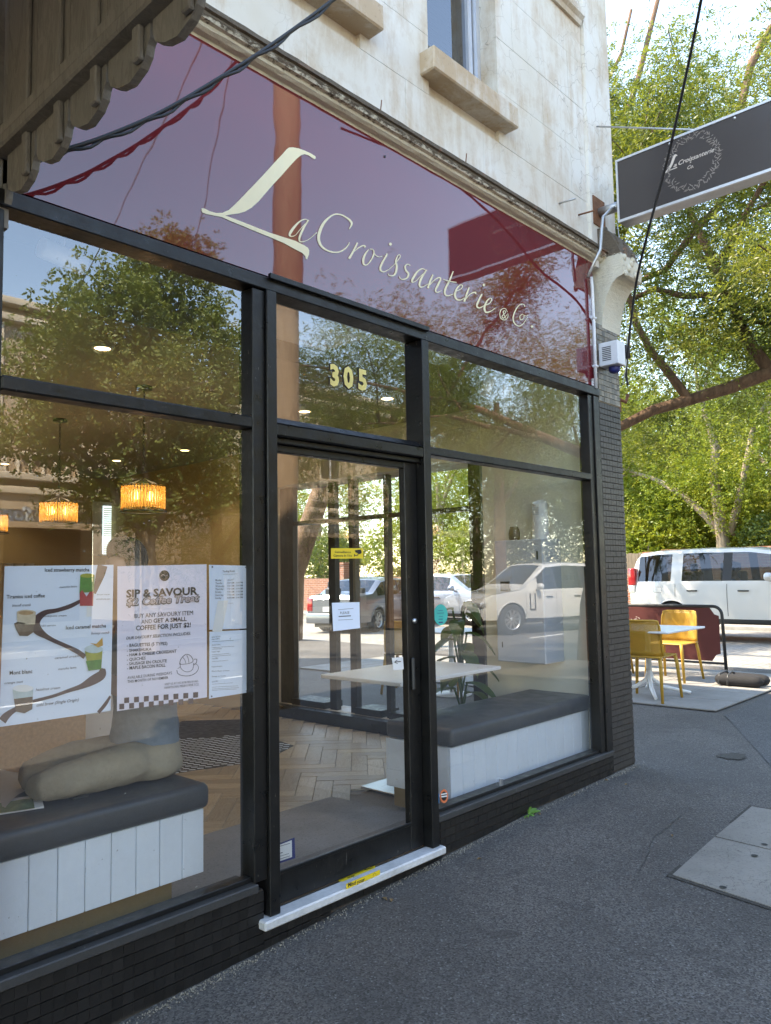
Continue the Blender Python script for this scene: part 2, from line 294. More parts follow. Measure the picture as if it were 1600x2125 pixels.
# ------------------------------------------------------------------ mesh helpers
def tag(o, label=None, cat=None, group=None, kind=None):
    if label: o['label'] = label
    if cat: o['category'] = cat
    if group: o['group'] = group
    if kind: o['kind'] = kind
    return o
def link(name, me, m=None, parent=None):
    if m is not None and not me.materials: me.materials.append(MATS[m])
    o = bpy.data.objects.new(name, me); COL.objects.link(o)
    if parent is not None: o.parent = parent
    return o
def empty(name, loc=(0, 0, 0), label=None, cat=None, group=None, rz=0.):
    o = bpy.data.objects.new(name, None); COL.objects.link(o); o.location = loc; o.rotation_euler = (0, 0, rz); o.empty_display_size = .1
    return tag(o, label, cat, group)
class B:
    def __init__(s): s.v = []; s.f = []; s.sm = []
    def add(s, vs, fs, smooth=False):
        n = len(s.v); s.v += [tuple(p) for p in vs]; s.f += [tuple(n + i for i in f) for f in fs]; s.sm += [smooth] * len(fs); return s
    def box(s, a, b, bev=0.):
        x0, y0, z0 = (min(p, q) for p, q in zip(a, b)); x1, y1, z1 = (max(p, q) for p, q in zip(a, b))
        if not bev:
            return s.add([(x0, y0, z0), (x1, y0, z0), (x1, y1, z0), (x0, y1, z0), (x0, y0, z1), (x1, y0, z1), (x1, y1, z1), (x0, y1, z1)],
                         [(0, 3, 2, 1), (4, 5, 6, 7), (0, 1, 5, 4), (1, 2, 6, 5), (2, 3, 7, 6), (3, 0, 4, 7)])
        bm = bmesh.new(); bmesh.ops.create_cube(bm, size=1)
        for v in bm.verts: v.co = ((x0 + x1) / 2 + v.co.x * (x1 - x0), (y0 + y1) / 2 + v.co.y * (y1 - y0), (z0 + z1) / 2 + v.co.z * (z1 - z0))
        seg = 3 if bev > .012 else 1
        bmesh.ops.bevel(bm, geom=bm.edges[:], offset=bev, segments=seg, profile=.5, affect='EDGES'); bm.verts.index_update()
        s.add([v.co for v in bm.verts], [[v.index for v in f.verts] for f in bm.faces], seg > 1); bm.free(); return s
    def prism(s, poly, d):           # poly: 3-D points of a flat outline, d: extrusion vector
        n = len(poly); d = Vector(d); q = [Vector(p) for p in poly]
        return s.add(q + [p + d for p in q], [tuple(range(n))[::-1], tuple(range(n, 2 * n))] + [(i, (i + 1) % n, n + (i + 1) % n, n + i) for i in range(n)])
    def face(s, poly): return s.add(poly, [tuple(range(len(poly)))])
    def tube(s, pts, r, n=8, caps=True, smooth=True):
        pts = [Vector(p) for p in pts]; rs = r if isinstance(r, (list, tuple)) else [r] * len(pts)
        vs = []; prev = None
        for i, p in enumerate(pts):
            t = (pts[min(i + 1, len(pts) - 1)] - pts[max(i - 1, 0)]).normalized()
            if prev is None: a = t.cross(Vector((0, 0, 1)) if abs(t.z) < .9 else Vector((1, 0, 0))).normalized()
            else: a = (prev - t * prev.dot(t)).normalized()
            prev = a; b = t.cross(a)
            for k in range(n): vs.append(p + (a * math.cos(2 * PI * k / n) + b * math.sin(2 * PI * k / n)) * rs[i])
        fs = [(i * n + k, i * n + (k + 1) % n, (i + 1) * n + (k + 1) % n, (i + 1) * n + k) for i in range(len(pts) - 1) for k in range(n)]
        s.add(vs, fs, smooth)
        if caps: m = len(s.v) - len(vs); s.f += [tuple(m + k for k in range(n))[::-1], tuple(m + len(vs) - n + k for k in range(n))]; s.sm += [False, False]
        return s
    def lathe(s, prof, c=(0, 0, 0), n=24, axis='z', smooth=True):   # prof: (radius, height)
        vs = []
        for r, h in prof:
            for k in range(n):
                a = 2 * PI * k / n; x, y = r * math.cos(a), r * math.sin(a)
                vs.append({'z': (c[0] + x, c[1] + y, c[2] + h), 'y': (c[0] + x, c[1] + h, c[2] + y), 'x': (c[0] + h, c[1] + x, c[2] + y)}[axis])
        return s.add(vs, [(i * n + k, i * n + (k + 1) % n, (i + 1) * n + (k + 1) % n, (i + 1) * n + k) for i in range(len(prof) - 1) for k in range(n)], smooth)
    def disc(s, c, r, axis='z', n=24):
        return s.add([{'z': (c[0] + r * math.cos(a), c[1] + r * math.sin(a), c[2]), 'y': (c[0] + r * math.cos(a), c[1], c[2] + r * math.sin(a)), 'x': (c[0], c[1] + r * math.cos(a), c[2] + r * math.sin(a))}[axis] for a in (2 * PI * k / n for k in range(n))], [tuple(range(n))])
    def grid(s, fn, nu, nv, smooth=True):
        s.add([fn(i / nu, j / nv) for j in range(nv + 1) for i in range(nu + 1)], [(j * (nu + 1) + i, j * (nu + 1) + i + 1, (j + 1) * (nu + 1) + i + 1, (j + 1) * (nu + 1) + i) for j in range(nv) for i in range(nu)], smooth); return s
    def mesh(s, name='mesh'):
        me = bpy.data.meshes.new(name); me.from_pydata(s.v, [], s.f)
        me.polygons.foreach_set('use_smooth', s.sm); me.update(); return me
    def make(s, name, m, parent=None, fix=True):
        me = s.mesh(name)
        if fix:
            bm = bmesh.new(); bm.from_mesh(me); bmesh.ops.recalc_face_normals(bm, faces=bm.faces[:]); bm.to_mesh(me); bm.free()
        return link(name, me, m, parent)
def structure(o): o['kind'] = 'structure'; return o
def ribbon(pts, sub=6):               # (x, z, width) -> 2-D outline strip, Catmull-Rom smoothed
    P = [np.array(p, float) for p in pts]; P = [2 * P[0] - P[1]] + P + [2 * P[-1] - P[-2]]; out = []
    for i in range(1, len(P) - 2):
        for k in range(sub):
            t = k / sub; a, b, c, d = P[i - 1:i + 3]
            out.append(.5 * (2 * b + (c - a) * t + (2 * a - 5 * b + 4 * c - d) * t * t + (3 * b - a - 3 * c + d) * t ** 3))
    out.append(P[-2]); return out
def strip(bld, pts, fn, sub=6):       # ribbon laid on a surface by fn(x, z)
    R_ = ribbon(pts, sub); vs = []
    for i, p in enumerate(R_):
        t = R_[min(i + 1, len(R_) - 1)][:2] - R_[max(i - 1, 0)][:2]; t = t / (np.linalg.norm(t) + 1e-9); n = np.array((-t[1], t[0])) * max(p[2], 1e-4) / 2
        vs += [fn(*(p[:2] + n)), fn(*(p[:2] - n))]
    bld.add(vs, [(2 * i, 2 * i + 1, 2 * i + 3, 2 * i + 2) for i in range(len(R_) - 1)])
def text(s, size, name, m, parent=None, loc=(0, 0, 0), rot=(PI / 2, 0, 0), align='LEFT', shear=0., bold=0., space=1., line=1., xs=1., res=2):
    c = bpy.data.curves.new('t', 'FONT'); c.body = s; c.size = size; c.align_x = align; c.shear = shear; c.offset = bold; c.space_character = space; c.space_line = line; c.resolution_u = res
    o = bpy.data.objects.new('t', c); COL.objects.link(o)
    me = bpy.data.meshes.new_from_object(o); bpy.data.objects.remove(o); bpy.data.curves.remove(c)
    me.materials.clear()
    r = link(name, me, m, parent); r.location = loc; r.rotation_euler = rot; r.scale = (xs, 1, 1); return r
def texts(items, name, m, parent):    # several lines of print joined into one part; items: (string, size, x, y, z, align, shear, bold, angle)
    vs, fs = [], []
    for (s, size, x, y, z, al, sh, bo, an) in items:
        c = bpy.data.curves.new('t', 'FONT'); c.body = s; c.size = size; c.align_x = al; c.shear = sh; c.offset = bo; c.resolution_u = 1
        o = bpy.data.objects.new('t', c); COL.objects.link(o); me = bpy.data.meshes.new_from_object(o); n = len(vs)
        ca, sa = math.cos(an), math.sin(an)
        vs += [(x + v.co.x * ca - v.co.y * sa, y, z + v.co.x * sa + v.co.y * ca) for v in me.vertices]; fs += [tuple(n + i for i in p.vertices) for p in me.polygons]
        bpy.data.objects.remove(o); bpy.data.curves.remove(c); bpy.data.meshes.remove(me)
    me = bpy.data.meshes.new(name); me.from_pydata(vs, [], fs); return link(name, me, m, parent)

# ------------------------------------------------------------------ ground
def gz(x, y=0.):                      # footpath level: rises along the shopfront, level past the corner
    return .045 * max(-2., x) if x < 4.0 else .18 + .02 * min(1., (x - 4.0) / 1.3)
def sheet(name, x0, x1, y0, y1, fn, m, nx=2, ny=2, bump=0.):
    r = random.Random(3)
    b = B(); b.grid(lambda u, v: (x0 + (x1 - x0) * u, y0 + (y1 - y0) * v, fn(x0 + (x1 - x0) * u, y0 + (y1 - y0) * v) + (r.uniform(-bump, bump))), nx, ny)
    return structure(b.make(name, m))
sheet('ground', -900, 900, -900, 900, lambda x, y: -.35, 'mulch')
def path_h(x, y): return gz(x) - (.012 * max(0, -y))
sheet('footpath', -9, 11.2, -3.9, .0, lambda x, y: path_h(x, y), 'asphalt', 160, 32, .0012)
sheet('side_footpath', 5.25, 11.2, 0.0, 30, lambda x, y: gz(x) - .004, 'asphalt', 40, 30, .001)
sheet('main_road', -60, 90, -14.4, -4.05, lambda x, y: -.06, 'road_asphalt')
sheet('side_road', 11.35, 20.2, -4.2, 60, lambda x, y: .03, 'street_pavers')
sheet('far_footpath', 20.3, 26.0, -4.0, 60, lambda x, y: .12, 'paving_concrete')
sheet('opposite_footpath', -60, 90, -18, -14.5, lambda x, y: .06, 'paving_concrete')
b = B(); b.box((-40, -4.06, -.2), (10.4, -3.9, .02), .02); structure(b.make('kerb', 'kerb_stone'))
b = B(); b.box((11.2, -2.5, -.2), (11.36, 50, .19), .02); structure(b.make('kerb', 'kerb_stone'))
b = B(); b.box((20.18, -2.5, -.2), (20.32, 60, .13), .02); structure(b.make('kerb', 'kerb_stone'))
b = B(); b.box((-60, -14.52, -.2), (90, -14.38, .07), .02); structure(b.make('kerb', 'kerb_stone'))
for i in range(14):
    b = B(); b.box((-6 + i * 4.5, -8.06, -.0575), (-4.4 + i * 4.5, -7.94, -.0555)); structure(b.make('lane_marking', 'line_paint'))
# newer asphalt beyond the joint, on the corner side
b = B(); q = [onZ(1506, 1487, .2), onZ(1604, 1592, .2)]
poly = [(q[0].x, q[0].y, gz(8) + .004), (q[0].x + .02, q[0].y + .02, gz(8) + .004), (11.15, .26, gz(11) + .004), (11.15, -3.2, gz(11) + .004 - .012 * 3.2), (5.6, -2.4, gz(5.6) + .0045 - .012 * 2.4), (q[1].x, q[1].y, gz(5.6) + .0045 - .012 * max(0, -q[1].y))]
b.face(poly); structure(b.make('asphalt_patch', 'asphalt_patch'))
# paving slabs under the cafe tables
pv = structure(sheet('paving_bed', 7.62, 10.4, .27, 6.4, lambda x, y: gz(8) + .002, 'grout_dark'))
slab = B(); slab.box((-.297, -.297, 0), (.297, .297, .016), .004); slab_me = slab.mesh('paving_slab'); slab_me.materials.append(MATS['paving_concrete'])
for i in range(5):
    for j in range(10):
        if i == 4 and j > 6: continue
        o = link('paving_slab', slab_me, None, pv); o.location = (7.92 + .602 * i - .03 * (j % 2) * 0, .57 + .602 * j, gz(8) + .003 + rnd.uniform(-.002, .003)); o.rotation_euler = (rnd.uniform(-.003, .003), rnd.uniform(-.003, .003), 0)
# concrete pit lids let into the asphalt
pit = empty('pit_cover', (4.2, -1.25, gz(4)), 'cracked concrete service pit cover with lifting holes set in the asphalt', 'pit cover')
def pz(x, y): return path_h(x, y)
b = B(); b.face([(x - 4.2, y + 1.25, pz(x, y) + .0035 - gz(4)) for x, y in ((3.575, -.985), (4.82, -.945), (4.86, -1.6), (3.50, -1.6))]); b.make('pit_joint', 'worn_asphalt', pit, fix=False)
lids = [[(3.60, -1.005), (4.17, -.985), (4.15, -1.55), (3.53, -1.55)], [(4.185, -.985), (4.80, -.965), (4.84, -1.55), (4.165, -1.55)]]
for k, L_ in enumerate(lids):
    b = B(); b.prism([(x - 4.2, y + 1.25, pz(x, y) - .03 - gz(4)) for x, y in L_], (0, 0, .036)); b.make('lid', 'pit_concrete', pit)
for (u, v) in ((1500, 1836), (1566, 1779), (1587, 1757)):
    p = onZ(u, v, .165); b = B(); b.lathe([(.0005, 0), (.012, 0), (.016, .0015)], (p.x - 4.2, p.y + 1.25, pz(p.x, p.y) + .0065 - gz(4)), 10); b.make('lifting_hole', 'trim_black', pit)
# crack, worn patch and grit of the footpath
b = B(); r2 = random.Random(5)
cp = [onZ(u, v, .13) for u, v in ((1328, 1820), (1340, 1800), (1346, 1776), (1360, 1752), (1378, 1742), (1396, 1728), (1412, 1716), (1420, 1708))]
cq = [cp[i].lerp(cp[i + 1], t_) + Vector((r2.uniform(-.008, .008), r2.uniform(-.008, .008), 0)) for i in range(7) for t_ in (0, .33, .66)]
strip(b, [(p.x, p.y, r2.uniform(.001, .0065)) for i, p in enumerate(cq)], lambda x, y: (x, y, path_h(x, y) + .003), 2)
structure(b.make('crack', 'trim_black'))
p0 = onZ(1520, 1573, .185); b = B(); ring = []
for k in range(26):
    a = 2 * PI * k / 26; rr = .11 * r2.uniform(.7, 1.15); ring.append((p0.x + math.cos(a) * rr * 1.1, p0.y + math.sin(a) * rr * .9, gz(5.8) - .012 * max(0, -p0.y) + .0065))
b.face(ring); structure(b.make('worn_patch', 'worn_asphalt'))
b = B()
for k in range(1500):                  # loose grit along the foot of the shopfront
    x = r2.uniform(.9, 5.3); y = -.045 - abs(r2.gauss(0, .022)); s = r2.uniform(.0012, .0042)
    if r2.random() < .28: x = r2.choice((1.62, 1.8, 4.95, 5.1, 3.2)) + r2.gauss(0, .10)
    z = path_h(x, y) + s * .4
    b.add([(x - s, y, z), (x + s * .4, y - s, z), (x + s, y + s * .5, z), (x, y, z + s * 1.4)], [(0, 1, 3), (1, 2, 3), (2, 0, 3)])
tag(b.make('grit', 'grit'), 'loose pale grit along the foot of the shopfront', 'grit', kind='stuff')
b = B()
for k in range(260):
    x = r2.uniform(.6, 7.5); y = r2.uniform(-2.4, -.15); s = r2.uniform(.0008, .0024); z = path_h(x, y) + .001 + s * .3
    b.add([(x - s, y, z), (x + s * .4, y - s, z), (x + s, y + s * .5, z), (x, y, z + s)], [(0, 1, 3), (1, 2, 3), (2, 0, 3)])
tag(b.make('pavement_grit', 'grit'), 'small pale chips scattered over the asphalt footpath', 'grit', kind='stuff')
# ------------------------------------------------------------------ the cafe building
cafe = empty('cafe_building', (0, 0, 0), 'two storey corner shop with stained cream render above a black framed glass shopfront', 'building')
def part(name, m, *boxes, parent=None, bev=0.):
    b = B()
    for a, c in boxes: b.box(a, c, bev)
    return b.make(name, m, cafe if parent is None else parent)
X0, X1 = .90, 5.33
WIN = [(3.20, 3.87), (1.99, 2.66), (.95, 1.45)]
WZ0, WZ1 = 4.40, 6.5
# backing wall of the upper storey, in pieces round the openings
bx = [((X0, .03, 3.70), (X1, .32, WZ0)), ((X0, .03, WZ1), (X1, .32, 9.0)), ((3.87, .03, WZ0), (X1, .32, WZ1)), ((2.66, .03, WZ0), (3.20, .32, WZ1)), ((1.45, .03, WZ0), (1.99, .32, WZ1))]
part('wall', 'stained_cream_render', *bx)
part('wall', 'stained_cream_render', ((5.05, .03, 2.45), (5.328, 12, 9.0)), ((5.05, .03, gz(5)), (5.27, .98, 2.45)), ((5.05, 3.62, .0), (5.328, 12, 2.45)), ((5.05, .98, .0), (5.328, 3.62, .30)))
part('wall', 'stained_cream_render', ((.92, 11.9, 0), (5.05, 12.1, 9.0)))
part('roof', 'galv', ((.9, .21, 9.0), (5.33, 12, 9.1)))
part('parapet', 'stained_cream_render', ((X0, -.06, 8.4), (5.36, .2, 9.3)))
# ruled render blocks, each proud of its joints
r3 = random.Random(11)
for ci in range(8):
    z0 = 3.84 + ci * .345; z1 = z0 + .340; x = X0 - (.35 if ci % 2 else 0)
    while x < 4.96:
        a, c = max(x, X0), min(x + .70, 4.96); x += .70; segs = [(a, c)]
        for w0, w1 in WIN:
            if z1 > WZ0 and z0 < WZ1:
                ns = []
                for (s, e) in segs:
                    if e <= w0 or s >= w1: ns.append((s, e))
                    else:
                        if s < w0: ns.append((s, w0))
                        if e > w1: ns.append((w1, e))
                segs = ns
        for s, e in segs:
            if e - s < .03: continue
            zz0 = z0
            if z0 < WZ0 < z1 and any(s >= w0 - 1e-6 and e <= w1 + 1e-6 for w0, w1 in WIN): continue
            b = B(); b.box((s + .0008, r3.uniform(-.0008, .0006), zz0 + .001), (e - .0008, .031, z1 + .0035)); b.make('render_block', 'stained_cream_render', cafe)
part('pilaster_strip', 'stained_cream_render', ((4.962, -.028, 3.845), (5.331, .03, 8.4)))
b = B(); pr = [(0, 5.50), (-.02, 5.50), (-.03, 5.53), (-.055, 5.55), (-.06, 5.59), (-.03, 5.61), (0, 5.62)]
b.prism([(3.95, y, z) for y, z in pr], (.99, 0, 0)); b.make('string_course', 'stained_cream_render', cafe)
# upper sash windows
for i, (w0, w1) in enumerate(WIN):
    wn_ = part('window', 'sill_timber' if i == 9 else 'alu', ((w1 - .035, .12, WZ0), (w1 - .002, .20, WZ1)), ((w1 - .085, .15, WZ0), (w1 - .045, .20, WZ1)), ((w0, .15, WZ0), (w0 + .03, .20, WZ1)), ((w0 + .031, .155, WZ0), (w1 - .086, .195, WZ0 + .05)), ((w0 + .031, .155, WZ0 + .95), (w1 - .086, .195, WZ0 + .99)))
    g = B(); g.face([(w0 + .03, .172, WZ0 + .05), (w1 - .085, .172, WZ0 + .05), (w1 - .085, .172, WZ1), (w0 + .03, .172, WZ1)]); g.make('pane', 'upper_glass', wn_)
    bl = B()
    for k in range(60): bl.box((w0 + .04, .235, WZ0 + .06 + k * .034), (w1 - .15, .238, WZ0 + .088 + k * .034))
    o = bl.make('blind', 'dark_plastic', wn_)
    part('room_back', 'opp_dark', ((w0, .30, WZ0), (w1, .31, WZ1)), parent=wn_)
    s = B(); s.box((w0 - .075, -.10, WZ0 - .135), (w1 + .075, .15, WZ0 - .002), .008); s.make('window_sill', 'stained_sill', cafe)
# cornice above the sign
b = B(); pr = [(.03, 3.733), (-.018, 3.733), (-.024, 3.744), (-.050, 3.750), (-.066, 3.760), (-.070, 3.772), (-.088, 3.776), (-.096, 3.790), (-.096, 3.802), (-.108, 3.806), (-.108, 3.826), (.03, 3.85)]
n = 60
for j in range(len(pr) - 1):
    jit = [r3.uniform(-.0016, .0016) for _ in range(n + 1)]
b = B(); jj = [[(r3.uniform(-.0015, .0015), r3.uniform(-.0015, .0015)) for _ in pr] for _ in range(n + 1)]
b.add([(X0 + (5.06 - X0) * i / n, y + jj[i][k][0], z + jj[i][k][1]) for i in range(n + 1) for k, (y, z) in enumerate(pr)], [(i * len(pr) + k, (i + 1) * len(pr) + k, (i + 1) * len(pr) + k + 1, i * len(pr) + k + 1) for i in range(n) for k in range(len(pr) - 1)] + [tuple(range(len(pr))), tuple(n * len(pr) + k for k in range(len(pr)))[::-1]])
b.make('cornice', 'weathered_moulding', cafe)
for (u, v) in ((788, 232), (965, 340)):
    p = onY(u, v, -.06); b = B(); b.tube([(p.x, -.06, 3.82), (p.x + .01, -.065, 3.92)], .003, 5); b.make('nail', 'rust', cafe)
for (u, v, m) in ((1160, 422, 'galv'), (1200, 446, 'rust')):
    p = onY(u, v, 0); b = B(); b.tube([(p.x, .01, p.z), (p.x + .01, -.12, p.z - .005)], .006, 6); b.make('iron_pin', m, cafe)
# carved console at the corner
b = B(); pr = [(.05, 3.28)]
for k in range(13):
    t = k / 12; pr.append((-.036 - .165 * (1 - math.cos(t * PI / 2)), 3.28 + .34 * math.sin(t * PI / 2) ** 1.15))
pr += [(-.215, 3.63), (-.22, 3.70), (-.205, 3.76), (-.17, 3.86), (-.12, 3.95), (-.08, 4.0), (.05, 4.02)]
b.prism([(5.045, y, z) for y, z in pr], (.28, 0, 0)); b.make('console', 'weathered_moulding', cafe)
for k in range(16):                   # carved leaves down the console face and side
    t = k / 15; yy = -.075 - .14 * math.sin(min(1, t * 1.2) * PI / 2); zz = 3.99 - .36 * t
    b = B(); b.lathe([(.001, -.012), (.02, -.009), (.027, 0), (.02, .009), (.001, .012)], (5.07 + .2 * ((k * 7) % 5) / 4, yy - .004, zz), 8, 'y'); o = b.make('carved_leaf', 'weathered_moulding', cafe)
b = B(); b.box((4.96, -.05, 3.70), (5.011, .03, 3.85)); b.make('cornice_end', 'stained_cream_render', cafe)
# ---- tiled pilaster and stall risers
part('pilaster_core', 'grout_dark', ((4.945, -.028, gz(5) - .05), (5.275, .03, 2.735)))
part('pilaster_core', 'grout_pale', ((4.955, -.028, 2.7355), (5.275, .03, 3.30)))
part('riser_core', 'grout_dark', ((X0, -.028, -.1), (2.0, .05, .318)), ((2.0, -.024, -.1), (3.085, .05, .168)), ((3.085, -.028, -.1), (4.945, .05, .318)))
TP = .04
tl = B(); tl.box((0, -.0065, 0), (TP - .0008, 0, TP - .004)); tile_me = {}
for m in ('black_tile', 'charcoal_tile', 'brown_tile'):
    me = tl.mesh('tile'); me.materials.append(MATS[m]); tile_me[m] = me
stuff = {'black_tile': B(), 'charcoal_tile': B()}
def tiles(xa, xb, za, zb, m, single, floor=True):
    for i in range(int(round((xb - xa) / TP))):
        for j in range(int((zb - za) / TP + .6)):
            x = xa + i * TP; z = zb - (j + 1) * TP
            if floor and z < gz(x) - .02: continue
            y = -.029 + r3.uniform(0, .0012)
            if single: o = link('tile', tile_me[m], None, cafe); o.location = (x, y, z); o.rotation_euler = (r3.uniform(-.012, .012), 0, r3.uniform(-.008, .008))
            else: stuff[m].box((x, y - .0065, z), (x + TP - .002, y, z + TP - .006))
tiles(.96, 2.0, .0, .316, 'black_tile', True); tiles(4.957, 5.277, 2.74, 3.30, 'brown_tile', True, False)
tiles(2.0, 3.1, .0, .166, 'black_tile', False); tiles(3.11, 4.945, .1, .316, 'black_tile', False); tiles(4.955, 5.275, .15, 2.733, 'charcoal_tile', False)
for m, s in stuff.items(): tag(s.make('small_tiles', m, cafe, fix=False), kind='stuff')
# ---- black shopfront frame (glass plane at y = 0)
FR = 'black_frame'
part('sill', 'sill_timber', ((X0, -.05, .318), (1.965, .10, .352)), bev=.004); part('sill', 'sill_timber', ((3.086, -.05, .318), (4.945, .10, .352)), bev=.004)
part('bottom_bead', FR, ((X0, -.015, .3525), (1.955, .03, .372)), bev=.002); part('bottom_bead', FR, ((3.088, -.015, .3525), (4.805, .03, .372)), bev=.002)
part('post', FR, ((X0, -.03, .3525), (.962, .05, 2.76)), bev=.003)
part('post', FR, ((1.955, -.035, .3525), (2.018, .06, 2.76)), bev=.003)
part('post', FR, ((2.0185, -.052, .209), (2.072, .07, 2.765)), bev=.003)
part('post', FR, ((3.03, -.050, .209), (3.085, .07, 2.765)), bev=.003)
part('post', FR, ((4.805, -.03, .3525), (4.860, .05, 2.76)), bev=.003); part('post', FR, ((4.868, -.04, .3525), (4.944, .05, 2.76)), bev=.003)
part('head', FR, ((X0, -.045, 2.765), (4.95, .06, 2.822)), bev=.004)
part('head_cap', FR, ((2.03, -.065, 2.812), (3.08, -.0455, 2.836)), bev=.002)
part('transom', FR, ((.962, -.036, 2.164), (1.955, .04, 2.213)), bev=.006); part('transom', FR, ((3.085, -.036, 2.168), (4.805, .04, 2.213)), bev=.006)
part('door_head', FR, ((2.072, -.048, 2.146), (3.03, .05, 2.20)), bev=.006)
b = B(); b.prism([(2.072, -.048, 2.2005), (2.072, .005, 2.235), (2.072, .03, 2.235), (2.072, .03, 2.2005)], (.958, 0, 0)); b.make('weather_bead', FR, cafe)
part('door_lintel', FR, ((2.072, -.02, 2.1205), (3.03, .05, 2.1455)), bev=.004)
def pane(x0, x1, z0, z1, y, m='shop_glass', parent=None, name='pane'):
    b = B(); b.face([(x0, y, z0), (x1, y, z0), (x1, y, z1), (x0, y, z1)]); return b.make(name, m, parent or cafe, fix=False)
pane(.962, 1.955, .37, 2.165, .005); pane(.962, 1.955, 2.213, 2.766, .005)
pane(3.085, 4.805, .37, 2.169, .005); pane(3.085, 4.805, 2.213, 2.766, .005); pane(2.072, 3.03, 2.233, 2.766, .012)
door = part('door', FR, ((2.073, .005, .215), (2.095, .045, 2.12)), ((2.935, .005, .215), (3.028, .045, 2.12)), ((2.106, .006, .215), (2.934, .044, .335)), ((2.106, .006, 2.088), (2.934, .044, 2.12)), bev=.003)
pane(2.096, 2.936, .335, 2.09, .025, parent=door)
part('glazing_bead', FR, ((2.106, -.004, .336), (2.934, .0055, .352)), parent=door, bev=.002)
hd = B(); hd.lathe([(.001, -.014), (.012, -.012), (.013, 0)], (2.985, .004, 1.32), 12, 'y'); hd.make('lock', 'steel', door)
hp = B(); hp.box((2.952, -.012, .98), (2.972, .004, 1.14), .006); hp.make('handle', 'dark_plastic', door)
st = B(); st.box((1.975, -.075, .172), (3.105, .006, .2085), .006); st.make('door_step', 'marble', cafe)
bk = B(); bk.box((3.672, -.012, .352), (3.698, .003, .41), .002); bk.make('bolt_plate', 'steel', cafe)
# ---- side street glazing
part('post', FR, ((5.06, .981, .30), (5.16, 1.02, 2.449))); 
for a, c in ((1.10, 1.22), (2.12, 2.17), (2.54, 2.62), (2.81, 2.90), (3.42, 3.619)): part('post', FR, ((5.09, a, .3005), (5.15, c, 2.4495)))
part('transom', FR, ((5.09, 1.221, 2.06), (5.14, 2.119, 2.10)), ((5.09, 2.171, 2.06), (5.14, 2.539, 2.10)), ((5.09, 2.621, 2.06), (5.14, 2.809, 2.10)), ((5.09, 2.901, 2.06), (5.14, 3.419, 2.10)))
part('sill', FR, ((5.06, 1.021, .3003), (5.30, 1.069, .36)), ((5.06, 1.241, .3003), (5.30, 2.119, .36)), ((5.06, 2.216, .3003), (5.30, 2.539, .36)), ((5.06, 2.951, .3003), (5.30, 3.419, .36)))
for a, c in ((1.02, 1.10), (1.22, 2.12), (2.17, 2.54), (2.62, 2.81), (2.90, 3.42)):
    for z0, z1 in ((.36, 2.06), (2.10, 2.449)):
        b = B(); b.face([(5.11, a, z0), (5.11, c, z0), (5.11, c, z1), (5.11, a, z1)]); b.make('side_pane', 'side_glass', cafe, fix=False)
# ---- interior shell
FZ = .20
structure(part('cafe_floor', 'slab_concrete', ((.95, .051, -.1), (5.05, 7.0, FZ - .012)), parent=None)).parent = None
fl = bpy.data.objects['cafe_floor']
def iw(name, m, a, c): b = B(); b.box(a, c); return structure(b.make(name, m))
iw('side_wall_lining', 'int_cream', (4.95, .052, FZ - .01), (5.049, .979, 3.1)); iw('side_wall_lining', 'int_cream', (4.95, .98, 2.45), (5.0495, 3.62, 2.8495)); iw('side_wall_lining', 'int_wall', (4.95, 3.621, FZ - .01), (5.049, 7, 2.8495)); iw('side_wall_lining', 'black_frame', (4.95, .98, FZ - .01), (5.049, 3.62, .30))
iw('back_wall', 'int_wall', (.95, 6.9, FZ - .01), (4.949, 7.0, 2.8495)); iw('party_wall', 'int_wall', (.902, .06, FZ - .01), (.949, 7, 3.099))
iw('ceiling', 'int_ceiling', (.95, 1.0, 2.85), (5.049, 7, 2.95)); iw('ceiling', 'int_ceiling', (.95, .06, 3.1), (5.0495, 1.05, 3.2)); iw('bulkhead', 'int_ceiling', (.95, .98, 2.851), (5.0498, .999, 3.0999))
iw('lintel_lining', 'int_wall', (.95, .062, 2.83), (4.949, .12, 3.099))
# herringbone planks (45 degrees to the street)
PW, PL = .115, .46
plank = B(); plank.box((0, 0, -.010), (PL - .003, PW - .003, 0), .0015); pme = plank.mesh('plank'); pme.materials.append(MATS['herringbone_oak'])
cand = []
ca = math.cos(PI / 4)
for i in range(-40, 41):
    for j in range(-14, 15):
        for kind in (0, 1):
            # steps of the herringbone: every pair shifts by one plank width
            ox = i * PW + j * (PL * 1.0); oy = i * PW - j * (PL * 1.0)
            if kind == 0: lx, ly, ang = ox, oy, 0.
            else: lx, ly, ang = ox + PW * 0 , oy + PW, PI / 2
            cx, cy = (lx + (PL / 2 if kind == 0 else -PW / 2 + PW), ly + (PW / 2 if kind == 0 else PL / 2))
            wx = (cx - cy) * ca + 3.3; wy = (cx + cy) * ca + 2.6
            if .95 < wx < 4.88 and .9 < wy < 6.8: cand.append((((wx - 2.6) ** 2 + wy ** 2), lx, ly, kind))
cand.sort(); far = B()
for n_, (d, lx, ly, kind) in enumerate(cand):
    px, py = (lx, ly) if kind == 0 else (lx + PW, ly)
    wx, wy = (px - py) * ca + 3.3, (px + py) * ca + 2.6; an = PI / 4 + (0 if kind == 0 else PI / 2)
    if n_ < 300:
        o = link('plank', pme, None, fl); o.location = (wx, wy, FZ + rnd.uniform(-.0006, .0006)); o.rotation_euler = (0, 0, an)
    else:
        M_ = Matrix.Translation((wx, wy, FZ)) @ Matrix.Rotation(an, 4, 'Z'); far.add([M_ @ Vector(v) for v in plank.v], plank.f)
if far.v: tag(far.make('far_planks', 'herringbone_oak', fl, fix=False), kind='stuff')
b = B(); b.prism([(.95, .10, FZ), (3.42, .10, FZ), (3.33, 1.0, FZ), (.95, 1.0, FZ)], (0, 0, .012)); structure(b.make('entry_slab', 'slab_concrete'))
